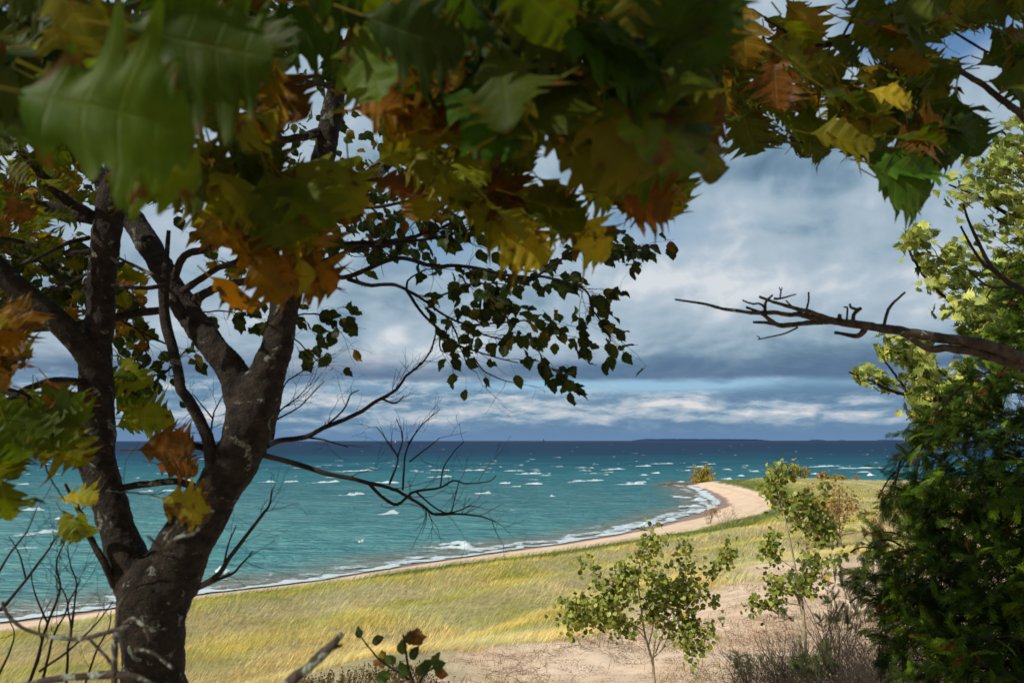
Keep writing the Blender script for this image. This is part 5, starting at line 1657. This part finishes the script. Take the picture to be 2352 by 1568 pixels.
# ------------------------------------------------------------------ sunlit oak behind the cedar
def build_right_oak():
    y0 = 9.0
    base = P(2520, 1400, y0)
    gz = ground_z(base[0], base[1])
    T = empty('oak_tree', (base[0], base[1], gz), 'sunlit oak with pale green wind-blown leaves behind the dead branch and the cedar', 'oak tree')
    g = Geo()
    tube(g, catmull([np.array([base[0], base[1], gz - .1]), P(2500, 1100, y0), P(2470, 700, y0), P(2440, 200, y0)], 40), np.linspace(.13, .04, 40), 12, jitter=.12, seed=8)
    g.build('trunk', M['bark'], T)
    gb = Geo(); g = Geo()
    regs = [([(2160, 440), (2185, 400), (2200, 350), (2270, 335), (2300, 280), (2400, 250), (2400, 500), (2290, 480), (2210, 455)], 34),
            ([(2080, 510), (2120, 530), (2160, 545), (2220, 590), (2400, 640), (2400, 900), (2230, 820), (2200, 720), (2130, 670), (2095, 620), (2080, 560)], 74),
            ([(2240, 480), (2400, 500), (2400, 700), (2250, 620)], 16),
            ([(2000, 772), (2080, 785), (2200, 840), (2260, 930), (2200, 1010), (2110, 1010), (2075, 900), (2065, 840), (2010, 805)], 62),
            ([(1945, 848), (1985, 838), (2020, 850), (2050, 885), (2010, 888), (1965, 870)], 8)]
    for poly, n in regs:
        us = [p[0] for p in poly]; vs = [p[1] for p in poly]; c = 0; tr = 0
        while c < n and tr < 4000:
            tr += 1
            u, v = rng.uniform(min(us), max(us)), rng.uniform(min(vs), max(vs))
            if not in_poly(np.array([u]), np.array([v]), poly)[0]: continue
            y = y0 + rng.uniform(-.5, .8)
            cen = P(u, v, y)
            k = int(rng.integers(11, 18))
            small = 0.55 if (u < 2060 and v > 820) else 1.0
            pos = cen[None] + rng.normal(0, 1, (k, 3)) * np.array([.075, .08, .065]) * small
            d = np.array([.8, .15, -.15])[None] + rng.normal(0, .38, (k, 3))
            nm = np.array([-.55, -.65, .45])[None] + rng.normal(0, .40, (k, 3))
            cc, aa = palette(k, [(6, (162, 176, 96), 0), (4, (134, 150, 70), 0), (3, (84, 100, 40), .0), (.06, (160, 110, 60), .3)])
            put_leaves(g, 'oaklow', pos, d, nm, rng.uniform(.11, .175, k) * (0.65 if small < 1 else 1), cc, aa)
            e = cen + np.array([.45, .15, -.22]) * rng.uniform(.4, 1.1)
            tube(gb, catmull([e, (e + cen) / 2 + rng.normal(0, .04, 3), cen], 7), np.linspace(.006, .002, 7), 5)
            c += 1
    for pts in [[(2440, 900), (2250, 900), (2080, 905), (1990, 870), (1950, 855)], [(2440, 800), (2300, 740), (2180, 690), (2100, 600), (2080, 530)], [(2440, 560), (2330, 500), (2240, 450), (2180, 425)],
                [(2440, 430), (2380, 380), (2330, 330), (2300, 300)], [(2440, 1040), (2250, 1000), (2120, 960), (2070, 880), (2010, 800)]]:
        g1 = Geo()
        limb(g1, [(u, v, y0 + .1) for u, v in pts], np.linspace(6, 2, len(pts)), sides=7, seed=4, wob=.03)
        g1.build('branch', M['bark_dark'], T)
    tag(gb.build('twigs', M['bark_dark'], T), kind='stuff')
    g.build('foliage', M['oak_far'], T, smooth=False)


build_right_oak()


# ------------------------------------------------------------------ aspens
ASP = [(5, (118, 132, 52), 0), (4, (150, 160, 84), 0), (3, (84, 98, 38), .0), (.05, (190, 160, 50), .2)]


def leaf_cloud(g, kind, tips, per, size, pal, jit=.05, droop=-.35):
    ii = np.repeat(np.arange(len(tips)), per)
    pos = np.array([tips[i][0] for i in ii]) + rng.normal(0, jit, (len(ii), 3))
    n = len(ii)
    d = rng.normal(0, .6, (n, 3)) + np.array([.35, 0, droop])
    nm = rng.normal(0, .55, (n, 3)) + np.array([-.4, -.6, .4])
    c, a = palette(n, pal)
    put_leaves(g, kind, pos, d, nm, size * rng.uniform(.7, 1.15, n), c, a)


def aspen(label, y, stem, limbs, leafn, seed, size=.062, kidL=.26, per=1, ts=0.9):
    b = P(*stem[0][:2], y)
    gz = ground_z(b[0], b[1])
    T = empty('aspen_sapling', (b[0], b[1], gz), label, 'sapling', 'aspen saplings on the sandy slope')
    r = np.random.default_rng(seed)
    g = Geo()
    low = np.array([b[0] + .02, b[1], gz - .05])
    pts = [low] + [P(u, v, y) for u, v in stem]
    path = catmull(pts, 60)
    tube(g, path, np.linspace(.026, .007, 60) * ts, 8, jitter=.1, seed=seed)
    g.build('trunk', M['bark_pale'], T)
    tips = []
    for L in limbs:
        gb = Geo()
        k = len(L)
        pp = catmull([P(u, v, y + r.uniform(-.25, .25) * (i > 0)) for i, (u, v) in enumerate(L)], 24)
        tube(gb, pp, np.linspace(.011, .003, 24) * ts, 6, jitter=.1, seed=seed + k)
        for j in range(9):
            i = int(r.integers(7, 24))
            d = unit(pp[min(i + 1, 23)] - pp[i - 1])
            sprout(gb, pp[i], unit(d + r.normal(0, .55, 3) + np.array([0, 0, .25])), kidL * r.uniform(.5, 1.1), .0032, 1, r, .55, (1, 2), tips, (0, 0, .1), 4)
        for i in range(10, 24, 3): tips.append((pp[i], unit(pp[i] - pp[i - 1]), 0))
        gb.build('branch', M['bark_pale'], T)
    g = Geo()
    sel = r.permutation(len(tips))[:leafn]
    leaf_cloud(g, 'round', [tips[i] for i in sel], per, size, ASP, .055)
    g.build('foliage', M['aspen'], T)
    return T


aspen('round-leaved aspen sapling leaning at the bottom right of centre on the sand', 11.0,
      [(1506, 1600), (1502, 1560), (1499, 1523), (1490, 1490), (1479, 1448), (1471, 1384), (1466, 1330), (1480, 1265)],
      [[(1479, 1448), (1438, 1429), (1370, 1440), (1320, 1462)], [(1471, 1384), (1426, 1361), (1390, 1335), (1360, 1325)], [(1466, 1330), (1470, 1290), (1490, 1255)], [(1470, 1300), (1450, 1320), (1440, 1350)],
       [(1498, 1512), (1524, 1486), (1543, 1448), (1590, 1380), (1625, 1330), (1655, 1290)], [(1524, 1486), (1556, 1400), (1572, 1330), (1577, 1270)], [(1543, 1448), (1580, 1440), (1620, 1440)],
       [(1472, 1400), (1510, 1360), (1550, 1350), (1620, 1370)], [(1438, 1429), (1410, 1400), (1380, 1395)], [(1485, 1470), (1455, 1440), (1400, 1430), (1350, 1425)], [(1524, 1486), (1560, 1470), (1590, 1485)], [(1370, 1440), (1340, 1420), (1318, 1400)],
       [(1499, 1520), (1508, 1440), (1514, 1380), (1518, 1320)], [(1505, 1500), (1528, 1440), (1548, 1395), (1560, 1360)], [(1490, 1480), (1500, 1430), (1490, 1390), (1500, 1340)]],
      1250, 3, size=.062, kidL=.29, per=2)
aspen('taller aspen sapling with yellow green leaves standing before the orange shrub', 12.0,
      [(1846, 1420), (1842, 1386), (1833, 1335), (1827, 1308), (1818, 1259), (1810, 1221), (1797, 1165), (1788, 1127), (1793, 1090)],
      [[(1818, 1262), (1840, 1230), (1862, 1200), (1880, 1160), (1890, 1130)], [(1810, 1221), (1830, 1190), (1850, 1160), (1845, 1140)], [(1822, 1290), (1860, 1260), (1895, 1240), (1905, 1230)], [(1797, 1165), (1785, 1150), (1775, 1140)],
       [(1827, 1308), (1800, 1290), (1780, 1280), (1768, 1270)], [(1833, 1335), (1850, 1310), (1870, 1300), (1930, 1270)], [(1838, 1365), (1810, 1350), (1790, 1345), (1770, 1345)], [(1842, 1390), (1800, 1385), (1750, 1385), (1722, 1400)],
       [(1792, 1140), (1805, 1160), (1830, 1185), (1870, 1215)], [(1788, 1127), (1780, 1110), (1790, 1090)], [(1827, 1310), (1845, 1330), (1850, 1350)]],
      600, 9, size=.072, kidL=.26, per=2)


# ------------------------------------------------------------------ shrubs farther off
def shrub(name, label, base_uv, hpx, wpx, pal, seed, cat='shrub', group=None, leaves=300, lsize=.06, stems=9, lean=.2, depth=2, mat='shrub', y=None, bark='bark_far', rstem=.02, ratio=.6, density=1):
    if y is None:
        b = ground_hit(*base_uv)
    else:
        b = P(base_uv[0], base_uv[1], y); b[2] = ground_z(b[0], b[1])
    h = hpx * b[1] / F; w = wpx * b[1] / F
    T = empty(name, b, label, cat, group)
    r = np.random.default_rng(seed)
    tips = []
    for i in range(stems):
        gb = Geo()
        d = unit([r.normal(lean, .30) * w / h, r.normal(0, .3), 1])
        st = b + np.array([r.normal(0, w * .12), r.normal(0, w * .10), -.03])
        sprout(gb, st, d, h * r.uniform(.5, .85), rstem * r.uniform(.6, 1.1), depth, r, .38, (2, 4), tips, (lean * .4, 0, .25), 5, .10, ratio)
        gb.build('stem', M[bark], T)
    if leaves:
        g = Geo()
        tp = [tips[i] for i in r.integers(0, len(tips), leaves)]
        n = leaves
        pos = np.array([t_[0] for t_ in tp]) + r.normal(0, lsize * .8, (n, 3))
        c, a = palette(n, pal)
        put_leaves(g, 'round', pos, r.normal(0, .6, (n, 3)) + np.array([.7, 0, .1]), r.normal(0, .6, (n, 3)) + np.array([-.4, -.6, .4]), lsize * r.uniform(.6, 1.2, n), c, a * .3)
        g.build('foliage', M[mat], T)
    return T


ORG = [(4, (170, 136, 78), 0), (3, (150, 120, 66), 0), (2, (156, 146, 76), 0), (1, (120, 90, 56), 0)]
GOLD = [(5, (150, 142, 58), 0), (3, (176, 158, 70), 0), (2, (120, 122, 50), 0)]
shrub('shrub', 'orange-leaved shrub with pale stems behind the taller aspen sapling', (1908, 1262), 132, 125, ORG, 4, leaves=1700, lsize=.17, stems=14, lean=-.03, rstem=.07)
shrub('shrub', 'thin russet shrub between the orange-leaved shrub and the cedar', (2030, 1240), 80, 90, ORG, 5, leaves=260, lsize=.12, stems=9, lean=.1, rstem=.04)
shrub('willow_bush', 'golden green bush leaning right at the very tip of the sand spit', (1598, 1110), 32, 58, GOLD, 6, leaves=2600, lsize=.34, stems=20, lean=.75, rstem=.09)
shrub('shrub', 'bare reddish brush on the left side of the bush at the spit tip', (1590, 1110), 22, 20, GOLD, 7, leaves=60, lsize=.2, stems=18, lean=.1, rstem=.06)
shrub('shrub', 'small rusty shrub with pale stems on the beach edge below the spit', (1628, 1203), 46, 26, ORG, 8, leaves=260, lsize=.13, stems=10, lean=.08, rstem=.03)
shrub('shrub', 'row of thin pale stalks right of the rusty beach shrub', (1665, 1197), 38, 60, ORG, 9, leaves=120, lsize=.11, stems=18, lean=.05, rstem=.02, depth=1)
for i, (u, v, h, w, lab, pal, nl) in enumerate([
        (1818, 1110, 30, 24, 'tallest rust orange shrub on the crest of the spit', ORG, 420), (1845, 1111, 20, 22, 'orange shrub just right of the tallest one on the spit crest', ORG, 300),
        (1888, 1112, 15, 34, 'low brown shrub at the middle of the spit crest', ORG, 260), (1770, 1112, 11, 30, 'low brownish brush left of the tallest shrub on the spit crest', ORG, 160),
        (1930, 1112, 10, 34, 'low golden brush right of the brown shrub on the spit crest', GOLD, 200), (1965, 1112, 12, 14, 'small thin shrub near the cedar on the spit crest', ORG, 70),
        (1905, 1114, 8, 90, 'long low olive thicket along the spit crest', GOLD, 420)]):
    b = P(u, v, 196); 
    shrub('shrub', lab, (u, v), h, w, pal, 20 + i, group='shrubs along the crest of the spit', leaves=nl, lsize=.30, stems=12, lean=.12, y=196, rstem=.04)


def build_driftwood():
    b = ground_hit(1592, 1113)
    r = np.random.default_rng(5)
    c = PZ(1540, 1113, .15)
    for i in range(10):
        T = Geo()
        if i < 7:
            a = r.uniform(2.6, 3.6); L = r.uniform(2, 7)
            p0 = b + np.array([r.uniform(-1, 2), r.uniform(-1.5, 1.5), .25])
            p1 = p0 + np.array([math.cos(a) * L, math.sin(a) * L * .5, r.uniform(-.2, .5)])
            p1[2] = max(p1[2], .15)
        else:
            p0 = c + np.array([r.uniform(-4, 1), r.uniform(-1, 1), .1]); p1 = p0 + np.array([r.uniform(2, 5), r.uniform(-.4, .4), r.uniform(-.1, .3)])
        tube(T, catmull([p0, (p0 + p1) / 2 + r.normal(0, .15, 3), p1], 12), np.linspace(.18, .07, 12), 7, jitter=.3, seed=i)
        tag(T.build('driftwood_log', M['bark_far']), 'brown driftwood log washed up at the tip of the sand spit', 'driftwood', 'driftwood logs at the tip of the spit')


build_driftwood()


# ------------------------------------------------------------------ near brush at the right, heath, small plants
def dead_shrub(i, u, v, y, h, w, label, n=44):
    b = P(u, v, y); b[2] = ground_z(b[0], b[1])
    r = np.random.default_rng(100 + i)
    g = Geo()
    for k in range(n):
        d = unit([r.normal(-.1, .75), r.normal(0, .55), r.uniform(.25, .9)])
        st = b + np.array([r.normal(0, w * .35), r.normal(0, w * .3), 0]); st[2] = ground_z(st[0], st[1]) - .02
        sprout(g, st, d, h * r.uniform(.5, 1.0), .0075 * r.uniform(.5, 1.2), 3, r, .42, (2, 4), None, (0, 0, .25), 4, .16, .6)
    o = g.build('dead_shrub', M['bark_dead'])
    tag(o, label, 'shrub', 'dead grey brush on the slope below the cedar')


for i, a in enumerate([(1800, 1480, 13, .95, 1.0, 'grey leafless brush left of the cedar foot, topmost of the tangle'), (1930, 1450, 12, 1.1, 1.1, 'dense grey dead brush just left of the cedar foliage'),
                       (2060, 1500, 10.5, 1.1, 1.0, 'tangle of pale dead stems under the lowest cedar sprays'), (1880, 1560, 11, .8, 1.0, 'dry grey stems at the bottom edge left of the cedar'),
                       (2200, 1560, 9.0, 1.0, 1.0, 'shaded dead stems at the bottom edge beneath the cedar'), (1740, 1560, 12.5, .55, .9, 'low grey twigs at the bottom edge right of the leaning aspen'),
                       (2320, 1560, 8.0, .9, .8, 'dark dead stems in the bottom right corner'), (2000, 1580, 9.5, .8, 1.0, 'thick pale dead stems at the bottom edge below the cedar'),
                       (1830, 1525, 11.8, .7, 1.1, 'broad grey dead brush under the small greyish juniper'), (1960, 1520, 10.8, .9, 1.0, 'brown dead brush touching the left edge of the cedar near the bottom'),
                       (2120, 1590, 9.3, .9, .9, 'dead stems at the bottom edge under the middle of the cedar')]):
    dead_shrub(i, *a)


def juniper(label, u, v, y, h, w, seed, n=160):
    b = P(u, v, y); b[2] = ground_z(b[0], b[1])
    top = P(u, v, y)[2] + h * .5
    T = empty('juniper', b, label, 'juniper', 'junipers among the dead brush')
    r = np.random.default_rng(seed)
    g = Geo(); tips = []
    hh = max(top - b[2], h)
    for k in range(9):
        gb = Geo()
        d = unit([r.normal(-.05, .28) * w / hh * 2, r.normal(0, .25), 1])
        sprout(gb, b + np.array([r.normal(0, w * .1), r.normal(0, w * .1), 0]), d, hh * r.uniform(.7, 1), .009, 1, r, .35, (3, 5), tips, (0, 0, .3), 5, .1, .35)
        gb.build('stem', M['bark_dead'], T)
    tips = [t_ for t_ in tips if t_[0][2] > top - h * 1.2]
    ii = r.integers(0, len(tips), n)
    pos = np.array([tips[i][0] for i in ii]); d = np.array([tips[i][1] for i in ii]) + r.normal(0, .5, (n, 3)) + np.array([0, 0, .3])
    c, a = palette(n, [(3, (66, 82, 46), 0), (2, (84, 98, 56), 0), (1, (54, 66, 38), 0)])
    put_sprays(g, pos, d, r.normal(0, 1, (n, 3)), r.uniform(.08, .15, n), c, a * 0)
    g.build('foliage', M['cedar'], T, smooth=False)


juniper('spiky dark green juniper right of the taller aspen', 1910, 1335, 13.5, .55, .5, 1, 420)
juniper('small juniper tuft at the bottom edge right of the leaning aspen', 1716, 1535, 13.5, .22, .25, 2, 90)
juniper('low juniper sprigs among dead brush at the foot of the taller aspen', 1870, 1400, 12.8, .3, .6, 3, 160)
juniper('greyish juniper between the dead brush and the cedar at the bottom', 1880, 1520, 10.8, .35, .6, 4, 160)


def build_heath():
    """low brown heath with tiny leaves: a cover nobody could count"""
    g = Geo()
    n = 5200
    y = rng.uniform(13.5, 22, n); u = rng.uniform(430, 1120, n)
    x = (u - 1176) / F * y * 1.0
    sd = veg_masks(x, y)[2]
    m_ = fbm(x * .7, y * .7, 3, 131)
    k = (sd > .3) & (m_ > .22 + .5 * smooth(u, 820, 1120))
    x, y = x[k], y[k]; z = height(x, y)
    for i in range(len(x)):
        h = rng.uniform(.12, .34)
        d = unit([rng.normal(.1, .3), rng.normal(0, .3), 1]) * h
        p0 = np.array([x[i], y[i], z[i] - .01]); p1 = p0 + d * .5 + rng.normal(0, .015, 3); p2 = p0 + d
        tube(g, [p0, p1, p2], [.004, .003, .0015], 3, col=(.075, .048, .034, 0))
        k = 6
        pos = p0 + d[None] * rng.uniform(.3, 1, k)[:, None]
        c, a = palette(k, [(3, (104, 74, 48), 0), (2, (124, 108, 60), 0), (2, (84, 56, 42), 0), (1, (112, 116, 60), 0)])
        put_leaves(g, 'round', pos, rng.normal(0, .5, (k, 3)) + np.array([.2, 0, .9]), rng.normal(0, 1, (k, 3)), rng.uniform(.018, .038, k), c, a * 0)
    # litter and low creeping stems on the sand
    n = 6500
    y = rng.uniform(12, 40, n); x = rng.uniform(-.35, .55, n) * y
    sd = veg_masks(x, y)[2]
    k = (sd > .5) & (fbm(x * .45, y * .45, 4, 47) + .25 * (hash2(np.round(x / 1.1), np.round(y / 1.6), 8) - .5) > .52)
    x, y = x[k], y[k]; z = height(x, y)
    for i in range(len(x)):
        a = rng.uniform(0, 2 * math.pi); L = rng.uniform(.15, .5)
        p0 = np.array([x[i], y[i], z[i] + .01]); p1 = p0 + np.array([math.cos(a) * L * .5, math.sin(a) * L * .5, rng.uniform(.02, .09)]); p2 = p0 + np.array([math.cos(a) * L, math.sin(a) * L, rng.uniform(0, .12)])
        tube(g, [p0, p1, p2], [.005, .004, .002], 3, col=(.11, .075, .045, 0))
    tag(g.build('heath', M['shrub']), 'low brown heath and dry litter covering the brow of the sand slope', 'ground cover', kind='stuff')


build_heath()


def build_sprig():
    y = 2.5
    T = empty('leafy_shoot', P(950, 1620, y), 'dark green shoot with a few browned leaves rising at the bottom edge', 'plant')
    twig_set(T, M['bark_dark'], [([(950, 1640, y), (948, 1568, y), (936, 1520, y), (930, 1480, y), (925, 1455, y)], 4, 2), ([(950, 1590, y), (975, 1550, y), (1000, 1530, y)], 3, 1.5),
                                 ([(940, 1560, y), (880, 1520, y), (850, 1490, y), (828, 1460, y)], 3, 1.5)], 'stem', kid=.05, seed=71, L=.03, sub=0)
    g = Geo()
    for u, v, s, a, c, ag in [(828, 1470, .036, 105, (40, 50, 26), .1), (848, 1478, .042, 25, (44, 54, 26), .3), (918, 1470, .05, 12, (70, 74, 30), .6), (925, 1465, .06, 5, (120, 84, 30), .8), (925, 1510, .045, 95, (60, 80, 34), .1),
                              (938, 1520, .045, 60, (44, 60, 28), .1), (915, 1525, .042, 150, (62, 84, 36), .1), (895, 1525, .045, 170, (130, 90, 36), .8), (945, 1545, .05, 20, (58, 80, 36), .2), (940, 1560, .05, 120, (66, 90, 40), .2),
                              (960, 1540, .045, 35, (56, 74, 34), .3), (985, 1535, .045, 20, (60, 84, 36), .3), (990, 1530, .04, 60, (64, 82, 34), .3), (905, 1545, .05, 200, (60, 84, 38), .2), (960, 1575, .05, -10, (60, 80, 36), .2),
                              (990, 1540, .045, -15, (130, 84, 36), .8), (920, 1580, .05, 190, (56, 76, 34), .2), (880, 1520, .03, 100, (120, 110, 40), .5)]:
        one_leaf(g, 'ovate', u, v, y, s * 1.1, a, c, ag, (-.2, -.9, .3))
    g.build('foliage', M['ovate'], T)
    # lichen stick
    T = empty('lichen_stick', P(640, 1620, 1.5), 'broken lichen-covered stick poking up at the bottom edge', 'branch')
    bough(T, 'limb', M['bark_lichen'], [([(600, 1650, 1.5), (665, 1568, 1.5), (700, 1538, 1.5), (735, 1505, 1.5), (765, 1478, 1.5), (785, 1453, 1.5)], [15, 14, 12, 11, 9, 6])], sides=14, jit=.35)
    bough(T, 'stub', M['bark_lichen'], [([(755, 1488, 1.5), (772, 1484, 1.5), (786, 1480, 1.5)], [6, 5, 3]), ([(728, 1512, 1.5), (740, 1518, 1.5)], [6, 4])], sides=8, jit=.3)
    # blurred lichen branch before the trunk
    y = 1.75
    T = empty('lichen_branch', P(265, 1640, y), 'grey forked twig with lichen in front of the tree trunk', 'branch')
    bough(T, 'branch', M['bark_lichen'], [([(268, 1660, y), (262, 1568, y), (264, 1480, y), (270, 1420, y), (276, 1385, y), (305, 1345, y), (345, 1290, y), (378, 1255, y), (405, 1232, y), (440, 1225, y), (468, 1200, y), (490, 1170, y)], [8, 7, 6.5, 6, 6.5, 5, 5, 6, 4, 3.5, 3.5, 4.5]),
                                          ([(372, 1262, y), (382, 1235, y), (400, 1210, y), (408, 1195, y)], [4, 4, 3.5, 3]), ([(374, 1262, y), (352, 1242, y), (338, 1228, y)], [3.5, 3, 2.5]), ([(375, 1268, y), (392, 1272, y)], [5, 3.5]),
                                          ([(300, 1435, y), (240, 1452, y), (180, 1466, y), (110, 1460, y), (50, 1440, y), (18, 1410, y), (5, 1380, y)], [6, 5, 5, 4, 4, 4, 3.5]),
                                          ([(268, 1545, y), (200, 1550, y), (120, 1558, y), (40, 1575, y)], [9, 8, 8, 6]), ([(268, 1548, y), (320, 1555, y), (360, 1575, y)], [8, 6, 5]),
                                          ([(285, 1430, y), (310, 1420, y), (335, 1440, y), (342, 1470, y)], [5, 5, 4, 3]), ([(265, 1540, y), (238, 1500, y), (205, 1465, y)], [4, 3.4, 3]), ([(310, 1490, y), (350, 1495, y), (398, 1535, y)], [4, 3.5, 3.5])], sides=9, jit=.35, wob=.008)


build_sprig()


def bare_shrub():
    y = 2.7
    T = empty('bare_shrub', P(110, 1640, y), 'leafless dark twiggy shrub at the bottom left corner before the grass', 'shrub')
    S = [([(40, 1650), (75, 1540), (110, 1430), (140, 1350), (130, 1290), (150, 1240)], 4.5, 1.2), ([(80, 1650), (110, 1500), (150, 1400), (185, 1330)], 4, 1.2), ([(0, 1400), (60, 1330), (110, 1260), (140, 1215)], 4, 1.2),
         ([(-20, 1340), (30, 1260), (60, 1220), (85, 1165)], 3, 1), ([(60, 1330), (45, 1270), (20, 1230)], 2.4, 1), ([(150, 1640), (155, 1500), (165, 1440), (150, 1370), (125, 1320)], 3.5, 1.1),
         ([(165, 1440), (175, 1350), (160, 1290), (155, 1250)], 2.6, 1), ([(-10, 1560), (20, 1500), (35, 1455), (20, 1420)], 3, 1), ([(90, 1540), (170, 1480), (230, 1420), (260, 1380)], 3, 1),
         ([(50, 1600), (95, 1490), (90, 1430), (120, 1370)], 3, 1), ([(110, 1430), (80, 1370), (70, 1310)], 2.4, 1), ([(170, 1640), (220, 1500), (250, 1440), (255, 1400)], 3, 1), ([(115, 1250), (180, 1180), (200, 1150)], 2, .9)]
    twig_set(T, M['bark_dark'], [([(u, v, y + .02 * i) for u, v in p], a, b) for i, (p, a, b) in enumerate(S)], 'branch', kid=.6, seed=33, L=.16, sub=1, bend=(.1, 0, .5))


bare_shrub()
